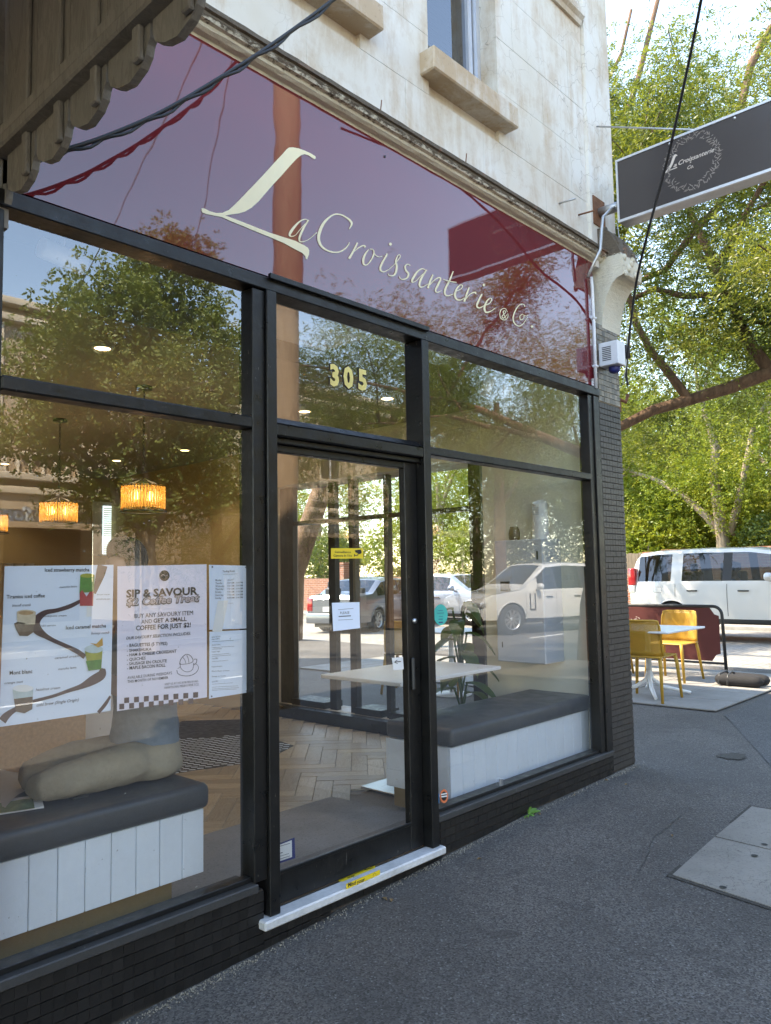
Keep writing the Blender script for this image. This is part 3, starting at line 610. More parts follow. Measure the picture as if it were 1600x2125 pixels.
# black mosaic inlay with pale dashes by the counter
ins = [(3.05, 2.30), (3.70, 2.10), (4.15, 2.32), (4.20, 2.6), (4.75, 3.45), (4.2, 4.0), (3.3, 3.3)]
b = B(); b.prism([(x, y, FZ) for x, y in ins], (0, 0, .003)); mos = structure(b.make('mosaic_inlay', 'black_tile'))
dash = B(); dash.box((-.022, -.008, 0), (.022, .008, .002)); dme = dash.mesh('dash_tile'); dme.materials.append(MATS['white_sky_tint'])
def inside(x, y, P):
    c = False
    for i in range(len(P)):
        (xa, ya), (xb, yb) = P[i], P[i - 1]
        if (ya > y) != (yb > y) and x < (xb - xa) * (y - ya) / (yb - ya) + xa: c = not c
    return c
cnt = 0
for i in range(60):
    for j in range(40):
        lx, ly = i * .075 + (j % 2) * .037 - 2, j * .05 - 1
        x, y = 3.8 + (lx - ly) * ca, 2.9 + (lx + ly) * ca
        if inside(x, y, ins) and inside(x + .03, y + .03, ins) and cnt < 290: o = link('dash_tile', dme, None, mos); o.location = (x, y, FZ + .003); o.rotation_euler = (0, 0, PI / 4 * -1); cnt += 1

# ------------------------------------------------------------------ fascia sign with its lettering
sg = empty('fascia_sign', (2.9, -.02, 2.84), 'glossy burgundy fascia sign with large cream script lettering over the shopfront', 'sign')
def sl(x, y, z): return (x - 2.9, y + .02, z - 2.84)
b = B(); b.box(sl(.978, -.022, 2.837), sl(4.955, .02, 3.7325)); b.make('panel', 'burgundy_gloss', sg)
def za(X, Y): return (380 + X / 4.2105, 280 + Y / 4.2105)
def zb_(X, Y): return (580 + X / 2.857, 430 + Y / 2.857)
LO = [(160,660),(163,643),(180,640),(230,665),(290,682),(345,680),(400,655),(450,610),(500,560),(600,455),(700,350),(800,240),(870,165),(905,125),(925,110),(960,108),(1010,118),(1060,135),(1110,158),(1155,185),(1160,200),(1152,213),(1135,205),(1095,178),(1060,168),(1030,178),(990,210),(930,275),(860,355),(790,430),(720,510),(660,580),(600,635),(540,670),(480,688),(420,695),(370,705),(420,722),(520,760),(640,808),(760,855),(880,893),(980,925),(1060,965),(1090,985),(1103,1010),(1100,1045),(1085,1085),(1072,1085),(1068,1060),(1040,1030),(980,1000),(880,945),(760,893),(640,845),(520,795),(420,755),(340,718),(270,705),(200,690),(170,678)]
pts = [onY(*za(*p), -.0245) for p in LO]
bm = bmesh.new(); vs_ = [bm.verts.new(sl(*p)) for p in pts]; f_ = bm.faces.new(vs_); bm.normal_update(); bmesh.ops.triangulate(bm, faces=[f_], ngon_method='EAR_CLIP'); me = bpy.data.meshes.new('letter'); bm.to_mesh(me); bm.free(); link('letter', me, 'cream_letter', sg)
def fB(X, Y): p = onY(*zb_(X, Y), -.0245); return sl(*p)
LET = {
 'a': [[(175,80,4),(150,72,6),(120,85,9),(90,115,14),(68,145,16),(60,165,12),(72,173,6),(95,165,4),(120,135,4),(150,100,4),(165,85,4)],[(172,75,8),(150,110,11),(130,150,13),(118,185,12),(122,203,8),(145,203,5),(175,190,4),(205,165,4),(222,150,4)]],
 'C': [[(413,130,4),(428,100,12),(420,80,12),(395,60,9),(365,45,8),(330,42,8),(295,60,10),(262,95,16),(240,140,18),(232,185,17),(245,225,14),(275,252,10),(315,266,8),(355,265,8),(390,245,8),(410,220,6),(414,208,3)]],
 'r': [[(462,210,8),(448,240,11),(430,275,12),(412,305,13)],[(440,265,4),(470,240,6),(495,228,8),(508,232,9),(503,240,5)]],
 'o': [[(530,250,4),(510,275,10),(497,310,14),(500,338,10),(520,340,6),(545,310,8),(560,275,9),(555,252,5),(535,248,4)],[(555,258,4),(570,285,5),(590,295,4),(610,290,3)]],
 'i': [[(640,275,9),(620,310,11),(600,350,12),(600,375,10),(620,383,6),(645,370,4)]],
 's': [[(645,372,4),(680,340,4),(712,300,5),(714,284,5),(702,286,5),(690,318,10),(695,350,12),(690,385,12),(675,405,9),(652,405,5),(642,393,3)]],
 's2': [[(775,345,7),(760,338,5),(745,350,9),(750,375,11),(765,395,11),(755,420,9),(730,428,6),(712,418,5),(712,408,3)]],
 'a2': [[(870,375,4),(845,365,6),(815,385,10),(790,425,13),(785,442,8),(805,440,4),(835,410,4),(865,380,4)],[(872,372,8),(850,405,11),(832,445,12),(832,470,9),(850,472,5),(880,455,4)]],
 'n': [[(910,400,8),(895,435,11),(880,480,12)],[(885,470,4),(910,440,5),(940,418,7),(955,425,10),(940,460,12),(925,492,11),(935,505,6),(960,495,4)]],
 't': [[(1030,380,6),(1010,430,10),(985,480,12),(980,510,11),(995,525,7),(1030,515,4)],[(970,428,4),(1010,440,6),(1050,445,4)]],
 'e': [[(1040,500,4),(1075,485,5),(1085,465,6),(1070,462,6),(1050,485,10),(1040,520,13),(1050,545,10),(1075,550,6),(1105,530,4)]],
 'r2': [[(1125,475,8),(1110,515,11),(1095,560,12)],[(1105,545,4),(1130,515,5),(1160,505,9),(1163,515,6)]],
 'i2': [[(1200,515,8),(1180,555,11),(1170,585,11),(1185,597,7),(1210,585,4)]],
 'e2': [[(1210,585,4),(1245,570,5),(1258,545,6),(1245,540,5),(1225,565,10),(1215,600,12),(1225,622,10),(1250,618,6),(1280,598,4)]],
 '&': [[(1352,622,3),(1338,601,4),(1316,606,5),(1306,632,5),(1314,660,5),(1338,668,4),(1354,650,4),(1354,628,3)],[(1342,662,3),(1326,622,5),(1336,614,4),(1340,624,4),(1320,646,5),(1328,658,5),(1350,636,3)]],
 'C2': [[(1455,590,5),(1445,575,4),(1420,582,5),(1395,620,7),(1385,660,8),(1395,690,7),(1420,705,5),(1445,690,4),(1470,652,3)]],
 'o2': [[(1440,634,4),(1426,645,5),(1428,666,5),(1444,662,4),(1450,642,4),(1438,633,3),(1460,644,3),(1475,640,3)]]}
for key, strokes in LET.items():
    b = B()
    for s in strokes: strip(b, s, fB, 6)
    b.make('letter', 'cream_letter', sg)
for X, Y, r_ in ((658, 219, 9), (1212, 461, 8), (1497, 708, 7)):
    b = B(); b.face([fB(X + r_ * math.cos(a), Y + r_ * math.sin(a)) for a in (2 * PI * k / 14 for k in range(14))]); b.make('letter_dot', 'cream_letter', sg)
for (u, v) in ((38, 405), (798, 325), (1226, 790)):
    p = onY(u, v, -.022); b = B(); b.lathe([(.0005, -.005), (.006, -.004), (.007, 0)], sl(p.x, -.022, p.z), 8, 'y'); b.make('screw', 'dark_plastic', sg)
# house number on the transom light
hn = empty('house_number', (2.6, .008, 2.5), 'gold 305 numerals on the glass above the door', 'house number')
pA = onY(684, 800, .008); pB = onY(770, 800, .008)
for ch, (u, v) in zip('305', ((684, 797), (713, 801), (743, 806))):
    p = onY(u, v, .009); w = text(ch, .135, 'numeral', 'ink', hn, (p.x - 2.6, .0012, p.z - 2.5), bold=.012, xs=.92)
    text(ch, .135, 'numeral_face', 'gold_letter', hn, (p.x - 2.6, -.0012, p.z - 2.5), bold=.0062, xs=.92)
# ------------------------------------------------------------------ print laid on surfaces
def lines(items, fmap, name, m, parent, off):     # (string, (Xl,Yl), (Xr,Yr), cap height, shear, bold) in traced units; fmap -> point, off: parent location
    vs, fs = [], []
    for (s, l, r, h, sh, bo) in items:
        c = bpy.data.curves.new('t', 'FONT'); c.body = s; c.size = 1; c.shear = sh; c.offset = bo; c.resolution_u = 2 if h > 30 else 1
        o = bpy.data.objects.new('t', c); COL.objects.link(o); me = bpy.data.meshes.new_from_object(o); n = len(vs)
        co = [v.co.copy() for v in me.vertices]; x0 = min(v.x for v in co); x1 = max(v.x for v in co); w = max(1e-6, x1 - x0)
        for v in co:
            t = (v.x - x0) / w; p = fmap(l[0] + (r[0] - l[0]) * t, l[1] + (r[1] - l[1]) * t - v.y / .72 * h); vs.append(Vector(p) - Vector(off))
        fs += [tuple(n + i for i in p.vertices) for p in me.polygons]
        bpy.data.objects.remove(o); bpy.data.curves.remove(c); bpy.data.meshes.remove(me)
    me = bpy.data.meshes.new(name); me.from_pydata([tuple(v) for v in vs], [], fs); return link(name, me, m, parent)
def shape(poly, fmap, name, m, parent, off):
    bm = bmesh.new(); f = bm.faces.new([bm.verts.new(Vector(fmap(*p)) - Vector(off)) for p in poly]); bm.normal_update(); bmesh.ops.triangulate(bm, faces=[f], ngon_method='EAR_CLIP'); me = bpy.data.meshes.new(name); bm.to_mesh(me); bm.free(); return link(name, me, m, parent)
def strips(sts, fmap, name, m, parent, off, sub=6):
    b = B()
    for s in sts: strip(b, s, lambda x, y: Vector(fmap(x, y)) - Vector(off), sub)
    return b.make(name, m, parent, fix=False)
def ell(cx, cy, rx, ry, n=20, a0=0., a1=2 * PI): return [(cx + rx * math.cos(a0 + (a1 - a0) * k / n), cy + ry * math.sin(a0 + (a1 - a0) * k / n)) for k in range(n + (0 if a1 - a0 > 6 else 1))]

def sheet_paper(name, corners, y, m, label, cat, curl=.004):
    P = [onY(u, v, y) for u, v in corners]; c = sum(P, Vector()) / 4; e = empty(name, (c.x, y, c.z), label, cat)
    b = B(); b.grid(lambda u, v: tuple((P[3].lerp(P[2], u)).lerp(P[0].lerp(P[1], u), v) - c + Vector((0, .0012 + curl * (math.sin(3.1 * u + 1.5 * v) * .5 + .5), 0))), 10, 10)
    o = b.make('paper', m, e, fix=False); return e, c
# ---- drinks poster
po, oc = sheet_paper('drinks_poster', ((10, 1175), (236, 1172), (230, 1475), (-2, 1509)), .012, 'paper_sky_tint', 'drinks poster on sky tinted paper with a curling brown ribbon and four glasses', 'poster', .0)
fP = lambda X, Y: onY(X / 5.904, 1160 + Y / 5.904, .0114); fP2 = lambda X, Y: onY(X / 5.904, 1160 + Y / 5.904, .0108); fP3 = lambda X, Y: onY(X / 5.904, 1160 + Y / 5.904, .0102)
strips([[(1258, 78, 120), (1232, 180, 110), (1195, 300, 75), (1150, 420, 50)], [(985, 515, 42), (860, 578, 52), (700, 628, 50), (560, 655, 62), (470, 720, 90), (430, 800, 120), (470, 880, 110), (560, 945, 66), (660, 1000, 52), (800, 1062, 50), (940, 1130, 60), (1040, 1200, 62)],
        [(1262, 1340, 60), (1240, 1420, 110), (1130, 1490, 110), (1000, 1560, 66), (850, 1610, 45), (650, 1680, 38), (400, 1745, 40)], [(210, 1830, 50), (130, 1880, 70), (70, 1930, 90), (28, 1985, 100)], [(1352, 1680, 26), (1290, 1780, 42), (1205, 1882, 40)]], fP, 'ribbon', 'print_brown', po, oc)
shape([(985, 205), (1160, 200), (1150, 400), (975, 420)], fP2, 'glass_top', 'print_green', po, oc); shape([(976, 415), (1010, 380), (1060, 460), (1100, 400), (1148, 395), (1140, 575), (980, 575)], fP2, 'glass_base', 'print_red', po, oc)
shape(ell(1072, 203, 88, 26), fP3, 'glass_rim', 'print_lime', po, oc); shape([(1062, 580), (1122, 578), (1120, 705), (1060, 705)], fP2, 'tape', 'paper_white', po, oc)
shape([(205, 655), (440, 650), (430, 800), (215, 805)], fP2, 'glass_top', 'print_cream', po, oc); shape([(172, 790), (215, 770), (420, 800), (405, 900), (340, 945), (240, 942), (200, 870)], fP2, 'glass_base', 'print_coffee', po, oc)
shape(ell(322, 655, 118, 34), fP3, 'glass_rim', 'print_cream', po, oc); shape(ell(318, 660, 92, 26), lambda X, Y: onY(X / 5.904, 1160 + Y / 5.904, .0098), 'crumb', 'print_tan', po, oc)
shape([(1040, 1130), (1258, 1095), (1240, 1350), (1085, 1370)], fP2, 'glass_base', 'print_lime', po, oc); shape([(1052, 1250), (1245, 1230), (1236, 1350), (1085, 1370)], fP3, 'glass_mid', 'print_green', po, oc); shape(ell(1148, 1105, 112, 50), fP3, 'cream', 'print_pale', po, oc)
shape([(1100, 1030), (1180, 1040), (1255, 962), (1262, 1060), (1200, 1085), (1150, 1050)], lambda X, Y: onY(X / 5.904, 1160 + Y / 5.904, .0098), 'honeycomb', 'print_honey', po, oc)
shape([(155, 1600), (408, 1590), (402, 1690), (170, 1720)], fP2, 'glass_top', 'print_pale', po, oc); shape([(170, 1715), (402, 1685), (395, 1840), (300, 1890), (195, 1870)], fP2, 'glass_base', 'print_coffee', po, oc); shape(ell(282, 1585, 126, 44), fP3, 'cream', 'paper_white', po, oc)
lines([('Iced strawberry matcha', (550, 155), (1095, 152), 46, 0, .012), ('Tiramisu iced coffee', (82, 485), (550, 470), 46, 0, .012), ('Iced caramel matcha', (808, 862), (1300, 838), 46, 0, .012), ('Mont blanc', (118, 1420), (398, 1398), 50, 0, .012)], fP, 'drink_names', 'ink', po, oc)
lines([('matcha latte', (728, 356), (944, 346), 26, .35, .014), ('house made', (1190, 442), (1345, 440), 14, .35, .014), ('strawberry jam', (1175, 498), (1352, 495), 16, .35, .014), ('biscoff crumb', (148, 585), (378, 575), 32, .35, .014), ('mascarpone cream', (500, 712), (816, 702), 26, .35, .014), ('double espresso', (480, 830), (686, 820), 24, .35, .014),
       ('honey comb', (1115, 925), (1342, 914), 30, .35, .014), ('caramel cream', (668, 1228), (972, 1198), 30, .35, .014), ('matcha latte', (710, 1362), (938, 1340), 28, .35, .014), ('orange zest', (52, 1535), (284, 1514), 30, .35, .014), ('hazelnut cream', (436, 1618), (738, 1590), 34, .35, .014), ('cold brew (Single Origin)', (448, 1808), (968, 1740), 38, .3, .014)], fP, 'small_print', 'ink_grey', po, oc)
# ---- offer poster
so_, sc_ = sheet_paper('offer_poster', ((244, 1175), (429, 1171), (430, 1447), (243, 1476)), .012, 'paper_pink', 'mauve coffee offer poster with bold black heading and brown checked border', 'poster', .0)
fQ = lambda X, Y: onY(230 + X / 5.333, 1160 + Y / 5.333, .0114); fQ2 = lambda X, Y: onY(230 + X / 5.333, 1160 + Y / 5.333, .0107)
lines([('SIP & SAVOUR', (172, 425), (962, 392), 84, 0, .035)], fQ, 'heading', 'ink', so_, sc_)
lines([('$2', (170, 520), (310, 512), 84, .1, .065), ('Coffee Treat', (345, 508), (985, 470), 84, .2, .075)], fQ, 'heading_shadow', 'ink', so_, sc_); lines([('$2', (178, 515), (302, 507), 76, .1, .02), ('Coffee Treat', (355, 502), (975, 465), 76, .2, .025)], fQ2, 'heading_face', 'print_mauve', so_, sc_)
lines([('BUY ANY SAVOURY ITEM', (262, 655), (910, 618), 50, 0, 0), ('AND', (338, 717), (455, 708), 46, 0, 0)], fQ, 'print', 'ink', so_, sc_)
lines([('GET A SMALL', (472, 706), (838, 684), 46, 0, .02), ('COFFEE FOR JUST $2!', (278, 790), (885, 752), 52, 0, .02), ('OUR SAVOURY SELECTION INCLUDES:', (170, 893), (886, 838), 34, .25, .01), ('- BAGUETTES (5 TYPES)', (178, 975), (626, 950), 36, 0, .015), ('- SHAKSHUKA', (178, 1030), (450, 1012), 32, 0, .015), ('- HAM & CHEESE CROISSANT', (178, 1080), (728, 1034), 34, 0, .015), ('- QUICHES', (178, 1130), (385, 1112), 34, 0, .015), ('- SAUSAGE EN CROUTE', (178, 1178), (620, 1142), 34, 0, .015), ('- MAPLE BACON ROLL', (180, 1226), (605, 1190), 36, 0, .015),
       ('AVAILABLE DURING WEEKDAYS', (184, 1330), (676, 1275), 32, 0, 0), ('THIS MONTH OF NOVEMBER', (184, 1372), (636, 1326), 30, 0, .01), ('VISIT US AT 305 AUBURN ROAD,', (596, 1400), (972, 1362), 26, 0, 0), ('HAWTHORN, MELBOURNE 3122', (596, 1438), (972, 1398), 26, 0, 0)], fQ, 'print', 'ink', so_, sc_)
shape(ell(594, 184, 56, 60), fQ, 'badge', 'ink', so_, sc_); strips([[(556, 190, 5), (580, 170, 6), (600, 186, 6), (632, 178, 5)]], fQ2, 'badge_script', 'print_mauve', so_, sc_)
sq = []
for k in range(16):
    row = k % 2; X = 94 + k * 54.5; Yt = (1605 if row == 0 else 1540) - k * 4.2 * 1.0
    if k < 17: shape([(X, Yt), (X + 54, Yt - 5), (X + 54, Yt + 55), (X, Yt + 60)], fQ, 'check_square', 'print_brown', so_, sc_)
strips([[(730, 1230, 5), (745, 1270, 6), (800, 1292, 6), (880, 1290, 6), (945, 1255, 6), (970, 1205, 5), (955, 1170, 4), (920, 1160, 4)], [(770, 1150, 5), (772, 1200, 5), (810, 1240, 5), (860, 1248, 5), (905, 1220, 5), (918, 1150, 5)], [(760, 1165, 6), (775, 1110, 7), (815, 1065, 7), (850, 1055, 6), (890, 1080, 7), (910, 1130, 6), (870, 1155, 5), (800, 1165, 5), (760, 1165, 5)], [(800, 1090, 5), (820, 1120, 5), (830, 1155, 5)], [(840, 1065, 5), (858, 1105, 5), (865, 1150, 5)], [(918, 1110, 6), (950, 1110, 6), (945, 1150, 6), (915, 1175, 5)], [(765, 1195, 4), (740, 1215, 4)]], fQ, 'cup_drawing', 'ink', so_, sc_)
# ---- trading hours, receipt and menu sheets
th, tc = sheet_paper('trading_hours_sheet', ((434, 1172), (515, 1174), (516, 1304), (435, 1307)), .012, 'paper_sky_tint', 'upper laminated trading hours sheet beside the mauve poster', 'notice', .0)
days = ['Monday', 'Tuesday', 'Wednesday', 'Thursday', 'Friday', 'Saturday', 'Sunday']
it = [('Trading Hours', (1236, 146), (1372, 142), 22, 0, .02)]
for k, d in enumerate(days):
    y0 = 240 + k * 33; it += [(d, (1158, y0 + 4), (1158 + 11 * len(d), y0 + 2), 20, 0, .01), ('Closed' if k == 0 else ('8:00 AM - 3:00 PM' if k == 6 else '7:00 AM - 3:00 PM'), (1290, y0 + 1), (1356 if k == 0 else 1460, y0 - 5), 18, 0, .01)]
lines(it, fQ, 'print', 'ink_grey', th, tc); strips([[(1240, 170, 3), (1320, 168, 3), (1410, 165, 3)], [(1300, 490, 3), (1356, 488, 3)]], fQ, 'rule', 'ink_grey', th, tc)
for X, Y in ((1124, 88), (1495, 92), (1508, 738)): shape(ell(X, Y, 10, 12, 10), fQ, 'suction_stud', 'ink_grey', th, tc)
rc, rcc = sheet_paper('paper_slip', ((452.5, 1246.5), (474, 1246), (461, 1311), (441, 1310)), .0095, 'paper_white', 'narrow white paper slip stuck aslant over the trading hours sheet', 'note', .0)
mn, mc = sheet_paper('menu_sheet', ((435, 1311), (515, 1307), (515, 1437), (434, 1450)), .012, 'paper_sky_tint', 'lower laminated menu sheet of small print under the trading hours', 'notice', .0)
it = []
for k, (a, c, w) in enumerate(((872, 1215, 1), (895, 1206, 1), (960, 1215, 1), (1035, 1208, 1), (1110, 1190, 1), (1200, 1232, 1), (1248, 1312, 1), (1306, 1270, 1), (1366, 1184, 1))): it.append((['BAGUETTES', 'Ham & Brie', 'Smoked Turkey', 'Roasted Veggie', 'Tuna & Mayo', 'Pastrami Reuben', 'Ham & Cheese Croissant', 'Sausage en Croute', 'QUICHES'][k], (1118, a), (c, a - 8), 15, 0, .01))
lines(it, fQ, 'print', 'ink_grey', mn, mc); strips([[(1120, y, 3), (1230, y - 8, 3), (xx, y - 16, 3)] for y, xx in ((915, 1360), (982, 1366), (1000, 1140), (1060, 1310), (1078, 1330), (1135, 1300), (1386, 1350), (1420, 1410), (1440, 1420), (1455, 1390))], fQ, 'small_print', 'ink_grey', mn, mc, 1)
for X, Y in ((1116, 1520), (1505, 1462), (1508, 795)): shape(ell(X, Y, 9, 10, 10), fQ, 'suction_stud', 'ink_grey', mn, mc)
# ---- stickers of the door and the right window
def sticker(name, poly, fm, m, label):
    P = [Vector(fm(*p)) for p in poly]; c = sum(P, Vector()) / len(P); e = empty(name, c, label, 'sticker'); shape(poly, fm, 'backing', m, e, c); return e, c
fD = lambda X, Y: onY(520 + X / 3.795, 920 + Y / 3.795, .022); fD2 = lambda X, Y: onY(520 + X / 3.795, 920 + Y / 3.795, .0212)
e, c = sticker('camera_warning_sticker', [(634, 826), (886, 826), (886, 906), (634, 908)], fD, 'yellow_sticker', 'yellow surveillance camera warning sticker on the door glass')
lines([('Surveillance', (662, 864), (790, 864), 18, 0, .015), ('Camera In Use', (652, 892), (798, 892), 18, 0, .015)], fD2, 'print', 'ink', e, c); shape([(820, 842), (868, 836), (876, 860), (862, 874), (826, 858)], fD2, 'camera_symbol', 'ink', e, c); strips([[(818, 880, 6), (838, 884, 6), (850, 868, 6)], [(818, 872, 6), (818, 892, 6)]], fD2, 'camera_symbol', 'ink', e, c)
e, c = sticker('permit_sticker', [(138, 106), (186, 106), (186, 202), (138, 204)], fD, 'paper_white', 'small white printed sticker at the top of the door'); strips([[(146, y, 8), (180, y, 8)] for y in (124, 146, 164, 186)], fD2, 'print', 'ink', e, c, 1)
e, c = sticker('door_notice', [(640, 1256), (858, 1250), (862, 1455), (650, 1480)], fD, 'paper_sky_tint', 'pale paper notice taped to the door glass'); lines([('PLEASE', (706, 1345), (778, 1342), 20, 0, .01)], fD2, 'print', 'ink_grey', e, c); strips([[(690, 1310, 3), (810, 1300, 3)], [(690, 1392, 3), (806, 1386, 3)], [(694, 1364, 8), (790, 1358, 8)]], fD2, 'rule', 'ink_grey', e, c, 1)
e, c = sticker('arrow_sign', [(1112, 1690), (1200, 1682), (1206, 1780), (1126, 1786)], fD, 'paper_white', 'small white sign with a black left arrow beside the door lock'); strips([[(1138, 1722, 5), (1160, 1720, 6), (1184, 1718, 6)], [(1156, 1706, 5), (1134, 1723, 6), (1158, 1736, 5)]], fD2, 'arrow', 'ink', e, c, 1)
fW = lambda X, Y: onY(860 + X / 3.478, 950 + Y / 3.478, .003); fW2 = lambda X, Y: onY(860 + X / 3.478, 950 + Y / 3.478, .002)
e, c = sticker('round_teal_sticker', ell(190, 1133, 50, 76, 24), fW, 'teal_sticker', 'round teal sticker on the right hand window'); strips([[(170, 1103, 3), (206, 1101, 3)], [(164, 1122, 3), (214, 1120, 3)], [(176, 1147, 3), (206, 1146, 3)], [(174, 1165, 5), (206, 1164, 5)], [(176, 1188, 8), (206, 1187, 8)]], fW2, 'print', 'navy', e, c, 1)
fV = lambda X, Y: onY(860 + X / 3.333, 1380 + Y / 3.333, .003); fV2 = lambda X, Y: onY(860 + X / 3.333, 1380 + Y / 3.333, .002)
e, c = sticker('round_orange_sticker', ell(205, 907, 29, 48, 22), fV, 'orange_sticker', 'round orange sticker low in the corner of the right window'); shape(ell(205, 907, 19, 32, 18), fV2, 'disc', 'ink', e, c); strips([[(184, 896, 9), (226, 888, 9)], [(186, 912, 9), (226, 906, 9)]], lambda X, Y: onY(860 + X / 3.333, 1380 + Y / 3.333, .001), 'band', 'paper_white', e, c, 1)
e, c = sticker('payment_sticker', [(144, 896), (172, 890), (172, 958), (146, 964)], fV, 'blue_sticker', 'small blue payment sticker beside the round orange one'); strips([[(150, 930, 10), (168, 924, 10)]], fV2, 'mark', 'paper_white', e, c, 1)
e, c = sticker('tall_white_sticker', [(136, 568), (156, 566), (160, 770), (146, 785), (138, 786)], fV, 'paper_white', 'tall narrow white sticker at the edge of the right window'); shape(ell(144, 638, 7, 10), fV2, 'mark', 'orange_sticker', e, c); strips([[(146, 660, 4), (148, 750, 4)]], fV2, 'mark', 'navy', e, c, 1)
fS8 = lambda X, Y: onZ(540 + X / 4.21, 1700 + Y / 4.21, .2092); fS82 = lambda X, Y: onZ(540 + X / 4.21, 1700 + Y / 4.21, .2097)
e, c = sticker('step_warning_sticker', [(655, 522), (690, 498), (905, 405), (985, 394), (1008, 412), (1000, 428), (722, 545), (690, 544)], fS8, 'yellow_sticker', 'yellow mind your step sticker on the top of the marble step')
lines([('Mind your', (680, 520), (836, 464), 20, 0, .015), ('step', (762, 520), (828, 496), 18, 0, .015)], fS82, 'print', 'ink', e, c); strips([[(912, 442, 5), (938, 408, 5), (988, 424, 5), (912, 442, 5)]], fS82, 'triangle', 'ink', e, c, 1)
fF8 = lambda X, Y: onY(540 + X / 4.21, 1700 + Y / 4.21, -.0762); fF82 = lambda X, Y: onY(540 + X / 4.21, 1700 + Y / 4.21, -.0768)
e, c = sticker('step_warning_sticker', [(750, 566), (1047, 440), (1047, 482), (752, 614)], fF8, 'yellow_sticker', 'worn yellow mind your step sticker on the front edge of the marble step')
lines([('Mind your', (768, 592), (914, 540), 34, 0, .02)], fF82, 'print', 'ink', e, c); strips([[(985, 496, 3), (1000, 464, 3), (1014, 486, 3)]], fF82, 'triangle', 'rust', e, c, 1)
e, c = sticker('card_holder', [(98, 240), (300, 160), (306, 340), (100, 408)], lambda X, Y: onY(540 + X / 4.21, 1700 + Y / 4.21, .06), 'navy', 'navy edged card standing inside the glass at the foot of the door')
fC = lambda X, Y: onY(540 + X / 4.21, 1700 + Y / 4.21, .058); shape([(98, 252), (276, 182), (278, 330), (100, 392)], fC, 'card', 'paper_white', e, c)
strips([[(130, 248, 5), (262, 210, 5)], [(104, 320, 8), (196, 290, 8)], [(104, 345, 5), (250, 300, 5)], [(120, 365, 5), (262, 320, 5)]], lambda X, Y: onY(540 + X / 4.21, 1700 + Y / 4.21, .0565), 'print', 'ink_grey', e, c, 1)

# ------------------------------------------------------------------ projecting light box sign
LX, LY0, LY1, LZ0, LZ1 = 5.0, -.21, -1.34, 3.975, 4.43
lb = empty('light_box_sign', (5.06, -.21, LZ0), 'dark projecting light box sign with a scrolled wreath, hung off the corner of the building', 'sign'); lo = Vector((5.06, -.21, LZ0))
def lp(x, y, z): return tuple(Vector((x, y, z)) - lo)
b = B(); b.box(lp(5.004, LY0 - .004, LZ0 + .004), lp(5.126, LY1 + .004, LZ1 - .004)); b.make('casing', 'galv', lb)
b = B()
for (a, c_) in (((LX - .004, LY0, LZ0), (LX + .012, LY1, LZ0 + .018)), ((LX - .004, LY0, LZ1 - .016), (LX + .012, LY1, LZ1)), ((LX - .0035, LY0, LZ0 + .0181), (LX + .012, LY0 - .014, LZ1 - .0161)), ((LX - .0035, LY1 + .014, LZ0 + .0181), (LX + .012, LY1, LZ1 - .0161))): b.box(lp(*a), lp(*c_))
b.make('frame', 'alu', lb)
b = B(); b.face([lp(5.001, LY0 - .012, LZ0 + .016), lp(5.001, LY1 + .012, LZ0 + .016), lp(5.001, LY1 + .012, LZ1 - .014), lp(5.001, LY0 - .012, LZ1 - .014)]); b.make('face', 'sign_face', lb, fix=False)
fL = lambda X, Y: onX(1280 + X / 5, 180 + Y / 5, 4.9995)
strips([[(478, 890, 10), (510, 885, 14), (560, 820, 22), (600, 720, 24), (628, 712, 8)], [(505, 878, 6), (560, 862, 7), (625, 836, 10)]], fL, 'letter', 'grey_letter', lb, lo)
lines([('a', (588, 836), (622, 822), 38, .3, .015), ('Croissanterie', (640, 815), (1010, 672), 48, .35, .012), ('&', (756, 795), (774, 786), 20, .2, .01), ('Co.', (732, 860), (798, 836), 38, .3, .012)], fL, 'lettering', 'grey_letter', lb, lo)
cw = onX(1280 + 775 / 5, 180 + 775 / 5, 4.9992); b = B(); r4 = random.Random(4)
for k in range(170):
    a = 2 * PI * k / 170; 
    if math.cos(a) * 1 > .93 and abs(math.sin(a)) < .25: pass
    rr = .168 + .022 * r4.uniform(-1, 1); p = Vector((4.9992, cw.y + rr * math.cos(a), cw.z + rr * 1.02 * math.sin(a))) - lo; an = a + r4.uniform(-1.2, 1.2); l = r4.uniform(.008, .02); w = .0035
    d = Vector((0, math.cos(an), math.sin(an))); q = Vector((0, -math.sin(an), math.cos(an)))
    b.add([p - d * l, p + q * w, p + d * l, p - q * w], [(0, 1, 2, 3)])
b.make('wreath', 'wreath_grey', lb, fix=False)
b = B(); b.tube([lp(5.08, -.025, 4.135), lp(5.08, LY0, 4.135)], .035, 10); b.make('bracket_arm', 'galv', lb)
b = B(); b.box(lp(4.99, -.036, 4.03), lp(5.16, -.0285, 4.24)); b.make('bracket_plate', 'rust', lb)
b = B(); b.tube([lp(5.10, -.03, 4.80), lp(5.08, -.82, LZ1 + .003)], .006, 6); b.make('stay_rod', 'galv', lb)
for y_ in (-1.02, -.6): b = B(); b.lathe([(.0005, 0), (.008, .002), (.009, .008)], lp(4.992, y_, LZ1 - .035), 8, 'x'); b.make('screw', 'alu', lb)
